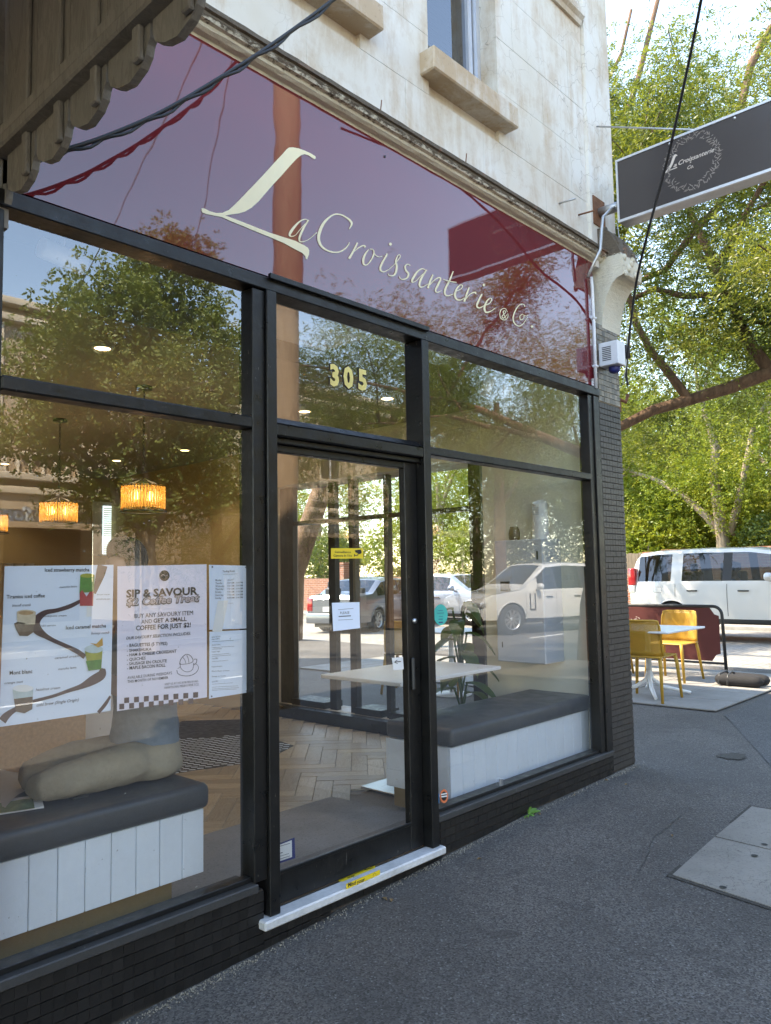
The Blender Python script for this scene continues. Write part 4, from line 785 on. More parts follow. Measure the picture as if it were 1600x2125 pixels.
# ---- alarm box, conduit, cables at the corner
ay = onX(1282, 735, 4.97).y; ax1 = onY(1298, 740, ay).x
al = empty('alarm_box', (5.05, -.03, 2.98), 'white louvred alarm box on the mosaic pilaster', 'alarm box')
b = B(); b.box((4.972 - 5.05, ay + .03, 0), (ax1 - 5.05, -.006, .165), .004); b.make('housing', 'white_plastic', al)
for k in range(8): b = B(); b.box((4.969 - 5.05, ay + .08, .035 + k * .013), (4.9735 - 5.05, -.035, .040 + k * .013)); b.make('louvre_slot', 'dark_plastic', al)
b = B(); b.lathe([(.040, 0), (.040, -.022), (.034, -.036), (.02, -.044), (.001, -.047)], (.0, (ay + .03) * .55, -.001), 16); b.make('strobe_lens', 'navy', al)
b = B(); pts = [onY(u, v, -.045) for u, v in ((1227, 575), (1229, 600), (1233, 690), (1237, 806))]; b.tube([(p.x, -.045, p.z) for p in pts], .012, 8); tag(b.make('conduit', 'white_plastic'), 'white plastic conduit down the end of the burgundy sign', 'conduit')
for (u, v) in ((1232, 660), (1236, 760)):
    p = onY(u, v, -.045); b = B(); b.box((p.x - .018, -.06, p.z - .008), (p.x + .018, -.028, p.z + .008), .003); b.make('clip', 'white_plastic', bpy.data.objects['conduit'])
b = B(); pts = [onY(u, v, -.11) for u, v in ((1268, 432), (1256, 438), (1246, 452), (1243, 480), (1240, 520), (1230, 572))]; b.tube([(p.x, y_, p.z) for p, y_ in zip(pts, (-.18, -.15, -.13, -.13, -.13, -.07))], .011, 8); tag(b.make('conduit', 'galv'), 'grey bent conduit from the light box sign down past the cornice', 'conduit')
def cable(name, pts, r, label, sag=0., n=24, m='cable_black', twist=False):
    P = []
    for i in range(n + 1):
        t = i / n * (len(pts) - 1); k = min(int(t), len(pts) - 2); f = t - k; p = Vector(pts[k]).lerp(Vector(pts[k + 1]), f); p.z -= sag * math.sin(PI * i / n); P.append(p)
    b = B(); b.tube(P, r, 7)
    if twist: b.tube([p + Vector((.006 * math.cos(i * 1.3), .006 * math.sin(i * 1.3), -.012 + .006 * math.sin(i * 1.3))) for i, p in enumerate(P)], r * .8, 7)
    return tag(b.make(name, m), label, 'cable')
def spline(pts, n=40):
    R_ = ribbon([(p[0], p[1], p[2]) for p in pts], max(2, n // len(pts))); return [tuple(r) for r in R_]
cv = [onY(u, v, y_) for u, v, y_ in ((60, 330, -.22), (100, 319, -.24), (200, 290, -.28), (330, 235, -.33), (450, 165, -.39), (560, 95, -.45), (690, 0, -.52), (790, -85, -.6), (1000, -290, -.75))]
cable('service_cable', spline(cv), .007, 'black twisted service cable slung across the burgundy sign', n=60, twist=True)
cv2 = [onX(u, v, x_) for u, v, x_ in ((1303, 800, 5.36), (1300, 760, 5.33), (1318, 600, 5.16), (1345, 480, 4.93), (1385, 330, 4.78), (1425, 150, 4.5), (1455, 0, 4.2), (1490, -190, 3.8))]
cable('service_cable', spline(cv2), .009, 'thick black cable dropping past the light box sign to the corner', n=60)
cv3 = [onX(u, v, 5.31) for u, v in ((1281, 465), (1288, 520), (1293, 600), (1301, 680), (1300, 750), (1292, 800))]
cable('thin_wire', spline(cv3), .0035, 'thin pale wire hanging from the light box sign beside the console', m='galv')
b = B(); q = onX(1302, 730, 5.33); b.tube([q + Vector((0, 0, .05)), q + Vector((0, 0, -.05))], .02, 10); tag(b.make('cable_joint', 'cable_black'), 'black cable joint hanging beside the alarm box', 'cable joint')
b = B(); b.tube([(5.29, .02, 2.83), (5.42, -.01, 2.80), (5.44, -.02, 2.86)], .012, 8); b.box((5.27, -.0, 2.72), (5.37, .06, 2.80), .004); tag(b.make('wall_bracket', 'rust'), 'small cable bracket at the corner under the alarm box', 'bracket')

# ------------------------------------------------------------------ neighbour's verandah
vr = empty('verandah', (.9, -.5, 2.8), "grey painted timber verandah with scalloped valance boards at the upper edge", 'verandah'); vo_ = Vector((.9, -.5, 2.8))
def vp(x, y, z): return (x - .9, y + .5, z - 2.8)
bp = .222
for k in range(-1, 15):                   # valance boards, each with a scalloped foot and a thin cover strip
    y0 = -.062 - k * bp; y1 = y0 - bp + .012; z0 = 2.784 if k < 0 else 2.784 + .055 * min(1, k / 4)
    if k < 0: y0 = -.118
    ol = [(y0, 2.93)] + [(y0, z0 + .05), (y0 - .012, z0 + .024), (y0 - .032, z0 + .012), (y0 - .055, z0 + .0), (y0 - .11, z0 - .012), (y0 - .165, z0 + .004), (y0 - .19, z0 + .026), (y0 - .198, z0 + .05)] + [(y1, z0 + .062), (y1, 2.93)]
    b = B(); b.prism([vp(.955, max(-9, y) if k >= 0 else -.026 - (y0 - y) * .17, z) for y, z in ol], (.022, 0, 0)); b.make('valance_board', 'grey_paint_timber', vr)
    if k < 0:
        b = B(); b.box(vp(.952, -.026, 3.0), vp(.974, -.060, 3.55)); b.make('board', 'grey_paint_timber', vr); continue
    b = B(); b.box(vp(.937, y0 - .150, z0 + .012), vp(.9545, y0 - .186, 2.93), .004); b.make('cover_strip', 'grey_paint_timber', vr)
    b = B(); b.box(vp(.952, y0, 3.0), vp(.974, y0 - bp + .003, 3.55)); b.make('board', 'grey_paint_timber', vr)
    b = B(); b.box(vp(.936, y0 - .150, 3.0), vp(.9518, y0 - .186, 3.55), .004); b.make('cover_strip', 'grey_paint_timber', vr)
b = B(); b.box(vp(.90, .02, 2.70), vp(.976, -.026, 3.55)); b.make('end_post', 'grey_paint_timber', vr)
b = B(); b.box(vp(.915, -.027, 2.925), vp(.99, -3.45, 2.965), .006); b.make('rail', 'grey_paint_timber', vr)
b = B(); b.box(vp(.925, -.027, 2.9655), vp(.985, -3.45, 3.02), .012); b.make('rail', 'grey_paint_timber', vr)
b = B(); b.box(vp(-9, -.05, 3.5), vp(.95, -3.55, 3.54)); b.make('roof', 'verandah_iron', vr)
for x_ in (.86, -3.2, -7.2): b = B(); b.tube([vp(x_, -3.4, -.05), vp(x_, -3.4, 3.5)], .055, 10); b.make('post', 'grey_paint_timber', vr)
nb = empty('neighbour_building', (-5, 2, 0), 'rendered shop building adjoining the cafe under the grey verandah', 'building')
b = B(); b.box((-7, -2, -.2), (5.885, 10, 7.6)); b.make('wall', 'opp_render', nb)
# ------------------------------------------------------------------ inside the cafe
def bench(name, x0, x1, y0, y1, zt, zb, label, nb, over=.02):
    e = empty(name, ((x0 + x1) / 2, (y0 + y1) / 2, FZ), label, 'bench'); o = Vector(e.location)
    q = lambda x, y, z: tuple(Vector((x, y, z)) - o)
    b = B(); b.box(q(x0 - .0, y0 - over, zt - .10), q(x1 + over, y1 + .01, zt), .028); b.make('cushion', 'vinyl_grey', e)
    w = (x1 - x0) / nb
    for k in range(nb):
        b = B(); b.box(q(x0 + k * w + .0015, y0, zb), q(x0 + (k + 1) * w - .0015, y0 + .015, zt - .101), .002); b.make('board', 'white_sky_tint', e)
    b = B(); b.box(q(x0, y0 + .016, zb + .002), q(x1 - .001, y1, zt - .102)); b.make('carcass', 'white_sky_tint', e)
    b = B(); b.box(q(x0 + .04, y0 + .09, FZ + .013), q(x1 - .09, y1 - .02, zb)); b.make('kickboard', 'ply_kick', e)
    return e
bl = bench('window_bench', .955, 1.842, .145, .62, .735, .388, 'grey cushioned white panelled bench in the left window under the posters', 9)
br_ = bench('window_bench', 3.40, 4.93, .125, .60, .705, .330, 'grey cushioned white panelled bench in the right window', 14, .02)
# pendant lamps
def pendant(x, y, zc, zs, label):
    e = empty('pendant_lamp', (x, y, zc), label, 'pendant lamp', 'amber pendant lamps in the cafe')
    b = B(); b.lathe([(.001, 0), (.055, 0), (.055, -.02), (.001, -.024)], (0, 0, 0), 20); b.make('ceiling_rose', 'dark_plastic', e)
    b = B(); n = int((zc - zs - .12) / .024)
    for k in range(n):
        z = -.03 - k * .024
        ring = [((.007 * math.cos(a)) * (k % 2), (.007 * math.cos(a)) * (1 - k % 2), z + .015 * math.sin(a)) for a in (2 * PI * i / 8 for i in range(9))]; b.tube(ring, .0022, 4, False)
    b.make('chain', 'dark_plastic', e)
    D = zs - zc
    for zz, rr in ((D, .135), (D - .148, .128), (D - .168, .150)):
        b = B(); b.tube([(rr * math.cos(a), rr * math.sin(a), zz) for a in (2 * PI * i / 32 for i in range(33))], .0045, 6, False); b.make('ring', 'dark_plastic', e)
    b = B(); 
    for i in range(6): a = 2 * PI * i / 6; b.tube([(.02 * math.cos(a), .02 * math.sin(a), D + .05), (.135 * math.cos(a), .135 * math.sin(a), D)], .003, 5)
    b.make('spokes', 'dark_plastic', e)
    b = B()
    for i in range(44): a = 2 * PI * i / 44; b.tube([(.135 * math.cos(a), .135 * math.sin(a), D + .006), (.135 * math.cos(a), .135 * math.sin(a), D - .152)], .0078, 6)
    tag(b.make('glass_rods', 'amber_glass', e), kind='stuff')
    for i in range(4):
        a = 2 * PI * i / 4 + .3; b = B(); b.lathe([(.001, -.028), (.012, -.018), (.014, 0), (.008, .022), (.001, .03)], (.065 * math.cos(a), .065 * math.sin(a), D - .06), 10); b.make('bulb', 'bulb_on', e)
    ld = bpy.data.lights.new('pendant_light', 'POINT'); ld.energy = 1.0; ld.color = (1, .76, .48); ld.shadow_soft_size = .08
    lo_ = bpy.data.objects.new('pendant_light', ld); COL.objects.link(lo_); lo_.parent = e; lo_.location = (0, 0, D - .06)
pendant(2.70, 2.13, 2.85, 2.17, 'amber glass rod pendant lamp nearer the shopfront'); pendant(2.77, 3.55, 2.85, 2.17, 'amber glass rod pendant lamp in the middle of the room'); pendant(2.79, 5.0, 2.85, 2.17, 'amber glass rod pendant lamp deepest in the room')
for k, (x, y, p_) in enumerate(((4.17, 1.25, 14), (4.02, 2.0, 10), (2.07, 1.48, 10), (4.36, 4.23, 22), (4.19, 5.3, 16), (2.3, 5.9, 14), (1.6, 3.2, 10), (3.4, 6.3, 14))):
    e = empty('downlight', (x, y, 2.85), 'round recessed downlight glowing in the cafe ceiling', 'downlight', 'recessed downlights in the cafe ceiling')
    b = B(); b.lathe([(.058, .0), (.058, -.006), (.045, -.006), (.043, .0)], (0, 0, 0), 20); b.make('trim', 'white_plastic', e)
    b = B(); b.disc((0, 0, -.003), .0435); b.make('lamp', 'lamp_on', e)
    ld = bpy.data.lights.new('downlight_lamp', 'SPOT'); ld.energy = p_ * .22; ld.color = (1, .86, .66); ld.spot_size = 1.9; ld.spot_blend = .6; ld.shadow_soft_size = .04
    lo_ = bpy.data.objects.new('downlight_lamp', ld); COL.objects.link(lo_); lo_.parent = e; lo_.location = (0, 0, -.012)
def track_spot(x, y, z, dirv, label, L_=.15, r=.04):
    e = empty('track_spotlight', (x, y, 3.1), label, 'spotlight', 'white track spotlights'); d = Vector(dirv).normalized(); c = Vector((0, 0, z - 3.1))
    b = B(); b.tube([c - d * L_ / 2, c + d * L_ / 2], r, 18); b.make('barrel', 'white_plastic', e)
    b = B(); b.tube([(0, 0, -.02), (0, 0, z - 3.1 + r)], .008, 6); b.make('stem', 'white_plastic', e); b = B(); b.box((-.05, -.02, -.02), (.05, .02, -.001)); b.make('track_adapter', 'white_plastic', e)
for (u_, v_, dv_, lab_, l_, r_) in ((130, 532, (1, .1, -.10), 'white track spotlight lying level over the left window', .17, .038), (1012, 800, (-.35, .1, -.8), 'white track spotlight tilted down, left of a pair over the right window', .13, .034), (1052, 806, (-.30, .1, -.8), 'white track spotlight tilted down, right of a pair over the right window', .13, .034)):
    p = onY(u_, v_, .22); track_spot(p.x, .22, p.z, dv_, lab_, l_, r_)
b = B(); b.box((2.35, .35, 2.86), (3.05, .72, 3.09), .02); ac = tag(b.make('air_conditioner', 'white_plastic'), 'white air conditioner unit over the door', 'air conditioner')
for k in range(4): b = B(); b.box((2.40, .346 , 2.90 + k * .035), (3.0, .3495, 2.915 + k * .035)); b.make('slat', 'cabinet_grey', ac)
# wall cabinet, air purifier, jar
b = B(); b.box((4.70, .305, .92), (4.949, .705, 1.785), .006); cb_ = tag(b.make('wall_cabinet', 'cabinet_grey'), 'pale grey wall cabinet above the right window bench', 'cabinet')
b = B(); b.box((4.696, .34, 1.64), (4.7005, .352, 1.70)); b.make('badge', 'dark_plastic', cb_); b = B(); b.box((4.696, .655, 1.02), (4.7005, .662, 1.06)); b.make('badge', 'dark_plastic', cb_); b = B(); b.box((4.695, .58, 1.42), (4.7005, .66, 1.49)); b.make('vent', 'dark_plastic', cb_)
b = B(); b.grid(lambda u, v: (4.84 + (.062 - .008 * v) * math.cos(2 * PI * u) , .40 + (.062 - .008 * v) * math.sin(2 * PI * u), 1.786 + .27 * v + (.02 * math.cos(2 * PI * u) if v > .99 else 0)), 24, 6); b.disc((4.84, .40, 2.03), .056)
ap = tag(b.make('air_purifier', 'white_plastic'), 'tall white cylindrical air purifier on the wall cabinet', 'air purifier')
for k in range(5): b = B(); b.box((4.780, .375, 1.96 + k * .012), (4.789, .425, 1.965 + k * .012)); b.make('vent_slot', 'cabinet_grey', ap)
b = B(); b.lathe([(.001, 0), (.035, 0), (.042, .02), (.044, .05), (.036, .085), (.03, .09), (.03, .1), (.001, .1)], (4.82, .61, 1.786), 16); tag(b.make('jar', 'print_coffee'), 'small dark jar on the wall cabinet', 'jar')
# table by the right bench
tb = empty('cafe_table', (3.86, .78, FZ), 'white topped table on a steel pedestal in front of the right bench', 'table')
b = B(); b.box((-.50, -.34, .712), (.50, .34, .735), .004); b.make('table_top', 'white_metal', tb); b = B(); b.box((-.035, -.035, .01), (.035, .035, .711)); b.make('pedestal', 'steel', tb); b = B(); b.box((-.25, -.25, .002), (.25, .25, .012), .002); b.make('base_plate', 'steel', tb)
# house plant
pl = empty('house_plant', (4.62, .98, FZ), 'leafy dark green house plant in a pot by the side glazing', 'plant')
b = B(); b.lathe([(.001, 0), (.10, 0), (.13, .24), (.12, .24), (.11, .2), (.001, .2)], (0, 0, 0), 20); b.make('pot', 'print_tan', pl)
for k in range(16):
    a = k * 2.4; h = .45 + .045 * k; d = Vector((math.cos(a), math.sin(a), .25 - .03 * (k % 4))); s = Vector((-math.sin(a), math.cos(a), 0)); o0 = Vector((0, 0, h)); L_ = .30 - .008 * k
    b = B(); b.grid(lambda u, v: tuple(o0 + d * (.04 + L_ * v) + s * ((u - .5) * .12 * math.sin(PI * min(1, v * .95 + .05))) + Vector((0, 0, -.20 * v * v + .03 * abs(u - .5)))), 4, 7); b.make('leaf', 'leaf_house', pl)
    b = B(); b.tube([(0, 0, .2), o0 * .7, o0 + d * .05], .008, 5); b.make('stalk', 'leaf_house', pl)
# counter with white panelled front, back window, exit sign, shelf goods
ct = empty('service_counter', (3.2, 3.7, FZ), 'white panelled service counter in the middle of the cafe', 'counter')
for k in range(12):
    a0, a1 = -.2 + k * .16, -.2 + (k + 1) * .16 - .01
    P_ = [(.52 * math.sin(a) , -.52 * math.cos(a) , 0) for a in (a0, a1)]
    b = B(); b.prism([(P_[0][0], P_[0][1], .12), (P_[1][0], P_[1][1], .12), (P_[1][0] * .96, P_[1][1] * .96, .12), (P_[0][0] * .96, P_[0][1] * .96, .12)], (0, 0, .78)); b.make('panel', 'white_sky_tint', ct)
b = B(); b.lathe([(.001, 0), (.42, 0), (.42, .12)], (0, 0, 0), 24); b.make('plinth', 'ply_kick', ct); b = B(); b.lathe([(.001, .9), (.56, .9), (.56, .94), (.001, .94)], (0, 0, 0), 28); b.make('top', 'marble', ct); b = B(); b.lathe([(.49, .121), (.49, .899)], (0, 0, 0), 24); b.make('core', 'white_sky_tint', ct)
c2 = empty('back_counter', (2.0, 5.4, FZ), 'long dark counter across the back of the cafe', 'counter')
b = B(); b.box((-1.0, -.3, 0), (1.4, .3, .95)); b.make('body', 'print_tan', c2); b = B(); b.box((-1.02, -.33, .951), (1.42, .33, .99)); b.make('top', 'marble', c2)
w0_, w1_ = onY(212, 1050, 6.88), onY(243, 1150, 6.88)
wd = empty('rear_window', (w0_.x, 6.88, w1_.z), 'narrow bright rear window with a white reveal and blinds', 'window')
b = B(); b.box((-.13, -.02, -.02), (w1_.x - w0_.x + .04, .0, w0_.z - w1_.z + .05)); b.make('frame', 'white_sky_tint', wd)
mat('window_glow', (.6, .75, .8), .5, emit=(.55, .75, .85), estr=.35)  # emission stands in for daylight coming through this pane
b = B(); b.box((0, -.026, 0), (w1_.x - w0_.x, -.021, w0_.z - w1_.z)); b.make('pane', 'window_glow', wd)
for k in range(22): b = B(); b.box((0.005, -.031, .01 + k * (w0_.z - w1_.z - .02) / 22), (w1_.x - w0_.x - .005, -.0285, .01 + (k + .45) * (w0_.z - w1_.z - .02) / 22)); b.make('blind_slat', 'white_plastic', wd)
ex = onY(318, 985, 6.85); e = empty('exit_sign', (ex.x, 6.84, ex.z), 'green exit sign with a white running figure high at the back', 'sign'); b = B(); b.box((-.20, -.03, -.11), (.20, .0, .11), .004); b.make('box', 'white_plastic', e); b = B(); b.box((-.08, -.034, -.10), (.10, -.0305, .10)); b.make('panel', 'exit_green', e)
b = B(); b.tube([(0, -.036, .06), (0, -.036, .0), (.04, -.036, -.06)], .012, 6); b.tube([(0, -.036, .0), (-.04, -.036, -.07)], .012, 6); b.lathe([(.001, -.01), (.018, -.008), (.018, 0)], (.01, -.036, .08), 10, 'y'); b.make('figure', 'white_plastic', e)
for k in range(3):
    cx_ = onY(15 + k * 22, 1170, 3.4); e = empty('cup_stack', (cx_.x, 3.4, 1.30), 'tall stack of paper cups on the counter behind the drinks poster', 'cup stack', 'stacks of paper cups behind the poster'); b = B()
    for j in range(22): b.lathe([(.034, 0), (.041, .05), (.043, .052)], (0, 0, j * .016), 14)
    b.make('cups', 'print_cream', e)
b = B(); b.box((-.6, -.2, 0), (.4, .2, 1.1), .01); o = tag(b.make('cup_cabinet', 'print_tan'), 'brown cabinet carrying the stacks of paper cups', 'cabinet'); o.location = (2.45, 3.4, FZ)
# newspaper, magazine and phone on the left bench
zc = .736
b = B(); P_ = [onZ(u, v, zc) for u, v in ((0, 1690), (60, 1640), (78, 1610), (0, 1603))]; b.grid(lambda u, v: tuple((P_[0].lerp(P_[1], u)).lerp(P_[3].lerp(P_[2], u), v) + Vector((0, 0, .006 + .012 * math.sin(3 * u + 2 * v) ** 2))), 8, 6); tag(b.make('newspaper', 'newsprint'), 'folded newspaper on the grey bench cushion', 'newspaper')
mgz = empty('magazine', onZ(40, 1672, zc), 'open glossy magazine with a photograph at the edge of the bench', 'magazine'); o_ = Vector(mgz.location)
b = B(); P_ = [onZ(u, v, zc + .002) for u, v in ((-5, 1692), (91, 1677), (84, 1651), (-5, 1665))]; b.prism([p - o_ for p in P_], (0, 0, .006)); b.make('pages', 'paper_white', mgz); b = B(); P_ = [onZ(u, v, zc + .0085) for u, v in ((-4, 1688), (72, 1677), (68, 1655), (-4, 1667))]; b.face([p - o_ for p in P_]); b.make('photograph', 'photo_print', mgz)
ph = empty('mobile_phone', onZ(156, 1651, zc), 'black mobile phone lying on the bench cushion', 'phone'); o_ = Vector(ph.location); P_ = [onZ(u, v, zc + .001) for u, v in ((128, 1648), (152, 1662), (185, 1652), (158, 1641))]
b = B(); b.prism([p - o_ for p in P_], (0, 0, .009)); b.make('case', 'dark_plastic', ph); b = B(); b.face([(p - o_) * .92 + Vector((0, 0, .0102)) for p in P_]); b.make('screen', 'trim_black', ph)

# ------------------------------------------------------------------ people
def skin_mesh(name, verts, edges, radii, m, parent, root=0, lev=2):
    me = bpy.data.meshes.new(name); me.from_pydata([tuple(v) for v in verts], edges, []); o = link(name, me, m, parent)
    md = o.modifiers.new('skin', 'SKIN'); md.use_smooth_shade = True
    for i, r in enumerate(radii):
        d = me.skin_vertices[0].data[i]; d.radius = (r, r) if isinstance(r, (int, float)) else r; d.use_root = (i == root)
    s = o.modifiers.new('sub', 'SUBSURF'); s.levels = lev; s.render_levels = lev
    # bake the modifiers so that the figure is plain geometry
    dg = bpy.context.evaluated_depsgraph_get(); ev = o.evaluated_get(dg); nm = bpy.data.meshes.new_from_object(ev); o.modifiers.clear(); o.data = nm
    nm.materials.clear(); nm.materials.append(MATS[m]); nm.polygons.foreach_set('use_smooth', [True] * len(nm.polygons)); return o
def interp_(P, x):
    for (xa, za), (xb, zb) in zip(P, P[1:]):
        if x <= xb: return za + (zb - za) * (x - xa) / (xb - xa)
    return P[-1][1]
hp_ = Vector((1.70, .455, .735)); pe = empty('person', hp_, 'person in a grey shirt and khaki trousers sitting cross legged on the window bench', 'person')
# local: sitter faces -x (towards the drinks poster), seat at z = 0
V = [(.02, 0, .10), (.045, 0, .24), (.05, 0, .40), (.02, 0, .56), (-.01, 0, .66), (-.03, 0, .73), (-.05, 0, .84), (-.045, 0, .93),
     (.01, -.20, .55), (-.08, -.25, .36), (-.28, -.14, .46), (.01, .20, .55), (-.08, .25, .36), (-.28, .12, .46), (-.34, -.11, .49), (-.34, .09, .49),
     (-.04, -.075, .072), (-.40, -.085, .064), (-.22, .06, .042), (-.04, .07, .07), (-.39, .13, .062), (-.16, .02, .04)]
E_ = [(0, 1), (1, 2), (2, 3), (3, 4), (4, 5), (5, 6), (6, 7), (3, 8), (8, 9), (9, 10), (10, 14), (3, 11), (11, 12), (12, 13), (13, 15), (0, 16), (16, 17), (17, 18), (0, 19), (19, 20), (20, 21)]
Rr = [.05, (.10, .095), (.13, .12), (.11, .10), .055, .05, (.078, .092), (.07, .085), .055, .044, .032, .055, .044, .032, .03, .03, .04, .035, .03, .04, .035, .03]
skin_mesh('body', V, E_, Rr, 'skin', pe)
def loft(b, secs, n=22):               # secs: (cx, cy, cz, rx, ry) rings, closed at both ends
    vs = [(cx + rx * math.cos(2 * PI * k / n), cy + ry * math.sin(2 * PI * k / n), cz) for cx, cy, cz, rx, ry in secs for k in range(n)]
    m_ = len(secs); b.add(vs, [(i * n + k, i * n + (k + 1) % n, (i + 1) * n + (k + 1) % n, (i + 1) * n + k) for i in range(m_ - 1) for k in range(n)] + [tuple(range(n))[::-1], tuple((m_ - 1) * n + k for k in range(n))], True)
def blend(o, vox=.014, it=5):         # fuse overlapping limbs into one surface
    a = o.modifiers.new('r', 'REMESH'); a.mode = 'VOXEL'; a.voxel_size = vox; a.use_smooth_shade = True
    c = o.modifiers.new('s', 'SMOOTH'); c.iterations = it; c.factor = .6
    from mathutils import noise as mno
    dg = bpy.context.evaluated_depsgraph_get(); nm = bpy.data.meshes.new_from_object(o.evaluated_get(dg)); m_ = o.data.materials[0]
    for v in nm.vertices:              # cloth folds
        q = v.co; h = mno.ridged_multi_fractal(Vector((q.x * 5 + q.z * 9, q.y * 8, q.z * 13 - q.x * 4)), .9, 2.1, 2, 1.0, 2.0); v.co = q + v.normal * (.0055 * (h - 1.1)); o.modifiers.clear(); o.data = nm; nm.materials.clear(); nm.materials.append(m_); nm.polygons.foreach_set('use_smooth', [True] * len(nm.polygons))
def fold(x, y, z): return .004 * math.sin(38 * z + 9 * y) + .004 * math.sin(26 * (x + z) - 17 * y)
b = B(); secs = []
for t_ in range(19):
    z_ = .045 + .60 * t_ / 18; k_ = (z_ - .045) / .60
    rx = interp_(((0, .150), (.10, .146), (.25, .125), (.55, .130), (.78, .118), (.90, .085), (1, .055)), k_); ry = interp_(((0, .175), (.10, .172), (.25, .150), (.55, .165), (.78, .178), (.90, .120), (1, .060)), k_)
    secs.append((interp_(((0, .045), (.3, .060), (.6, .055), (.85, .02), (1, -.005)), k_), 0, z_, rx + fold(.1, 0, z_), ry + fold(0, .1, z_)))
loft(b, secs)
for s in (-1, 1): b.tube([(.02, s * .15, .555), (-.0, s * .205, .50), (-.06, s * .245, .38), (-.09, s * .245, .345)], [.065, .066, .056, .058], 14)
blend(b.make('shirt', 'grey_shirt', pe))
b = B(); loft(b, [(.045, 0, .004, .135, .150), (.045, 0, .03, .160, .185), (.045, 0, .07, .163, .190), (.04, 0, .115, .156, .182), (.04, 0, .15, .148, .172)])
for s in (-1, 1):
    kx = -.36 if s < 0 else -.33
    P_ = [(.06, s * .085, .080), (-.07, s * .108, .086), (-.17, s * .118, .086), (-.27, s * .12, .078), (kx, s * .118, .074), (kx - .045, s * .10, .064), (kx - .055, s * .07, .056), (kx - .02, s * .03, .050), (kx + .10, s * -.02, .046), (kx + .2, s * -.06, .044)]
    b.tube(P_, [.072, .084, .080, .072, .066, .058, .052, .048, .045, .038], 16)
blend(b.make('trousers', 'khaki', pe))
b = B(); b.grid(lambda u, v: (-.03 + .086 * math.cos(2 * PI * u) * math.sin(.06 + 1.75 * v), .084 * math.sin(2 * PI * u) * math.sin(.06 + 1.75 * v), .90 + .098 * math.cos(.06 + 1.75 * v) + (.05 * max(0, -math.cos(2 * PI * u)) * v)), 20, 9); b.make('hair', 'hair_dark', pe)
for s in (-1, 1): b = B(); b.lathe([(.001, -.02), (.034, -.018), (.038, 0), (.034, .014)], (-.045, s * .088, .87), 14, 'y'); b.make('headphone', 'dark_plastic', pe)
b = B(); b.tube([(-.045, .09 * math.cos(a), .87 + .125 * math.sin(a)) for a in (PI * k / 14 for k in range(15))], .008, 6); b.make('headband', 'dark_plastic', pe)
b = B(); b.lathe([(.001, 0), (.012, .004), (.016, .014)], (-.135, 0, .85), 8, 'x'); b.make('nose', 'skin', pe)
for s in (-1, 1):                      # hands holding up a phone, five fingers each
    hv = [(-.34, s * .10, .49)]; he = []; hr = [.03]
    hv.append((-.38, s * .085, .51)); he.append((0, 1)); hr.append((.016, .034))
    for k in range(4):
        z_ = .545 - .019 * k; i0 = len(hv); hv += [(-.405, s * .075, z_), (-.425, s * .055, z_), (-.42, s * .035, z_)]; he += [(1, i0), (i0, i0 + 1), (i0 + 1, i0 + 2)]; hr += [.0095, .0085, .0075]
    i0 = len(hv); hv += [(-.37, s * .055, .535), (-.385, s * .04, .55)]; he += [(1, i0), (i0, i0 + 1)]; hr += [.011, .009]
    skin_mesh('hand', hv, he, hr, 'skin', pe, lev=1)
# ------------------------------------------------------------------ outdoor tables, chairs, barrier
def cafe_chair_parts(e):
    def back(u, v):                   # curved perforated back
        y = (u - .5) * .46; z = .46 + .36 * v; return (-.235 - .05 * v + .07 * (2 * abs(u - .5)) ** 2.4, y * (1 - .06 * v) , z)
    b = B(); b.grid(back, 14, 10); o = b.make('backrest', 'yellow_perforated', e); md = o.modifiers.new('thick', 'SOLIDIFY'); md.thickness = .008
    b = B(); b.tube([back(0, 0)] + [back(0, k / 6) for k in range(1, 6)] + [back(.03, .985)] + [back(k / 10, 1) for k in range(1, 10)] + [back(.97, .985)] + [back(1, k / 6) for k in range(5, -1, -1)], .011, 6); b.make('back_rim', 'yellow_chair', e)
    b = B(); b.box((-.235, -.225, .435), (.22, .225, .457), .014); b.make('seat', 'yellow_chair', e)
    for sx, sy in ((-1, -1), (-1, 1), (1, -1), (1, 1)):
        b = B(); b.tube([(sx * .20, sy * .205, .45), (sx * .215, sy * .218, .36), (sx * .275 if sx < 0 else sx * .24, sy * .245, .0)], [.021, .020, .015], 8); b.make('leg', 'yellow_chair', e)
def chair(loc, rz, label):
    e = empty('cafe_chair', loc, label, 'chair', 'yellow chairs outside the cafe', rz); cafe_chair_parts(e); return e
GZ = gz(8) + .019
chair((7.93, 1.06, GZ), .03, 'yellow perforated chair tucked under the white table, its back to the shop')
chair((9.42, 1.43, GZ), PI - .05, 'yellow perforated chair facing the shop between the white table and the barrier end')
chair((9.42, 2.32, GZ), PI + .04, 'yellow perforated chair beside the ornament on the barrier banner')
chair((6.9, 3.5, GZ - .02), .4, 'yellow perforated chair pulled up outside the side glazing'); chair((7.0, 2.45, GZ - .02), PI * .9, 'yellow perforated chair turned to the street outside the side glazing')
tbo = empty('outdoor_table', (8.30, 1.18, GZ), 'white square outdoor table on splayed white legs', 'table')
b = B(); b.box((-.62, -.45, .690), (.36, .42, .712), .006); b.make('table_top', 'white_metal', tbo); b = B(); b.tube([(-.1, 0, .16), (-.1, 0, .69)], [.030, .028], 12); b.make('column', 'white_metal', tbo)
for a in (.5, 2.1, 3.7, 5.3):
    d = Vector((math.cos(a), math.sin(a), 0)); b = B(); b.tube([Vector((-.1, 0, .30)) , Vector((-.1, 0, .16)) + d * .03, Vector((-.1, 0, .08)) + d * .14, Vector((-.1, 0, .018)) + d * .42], [.02, .024, .022, .017], 8); b.make('leg', 'white_metal', tbo)
tb3 = empty('outdoor_table', (7.0, 2.95, GZ - .02), 'white outdoor table outside the side glazing', 'table')
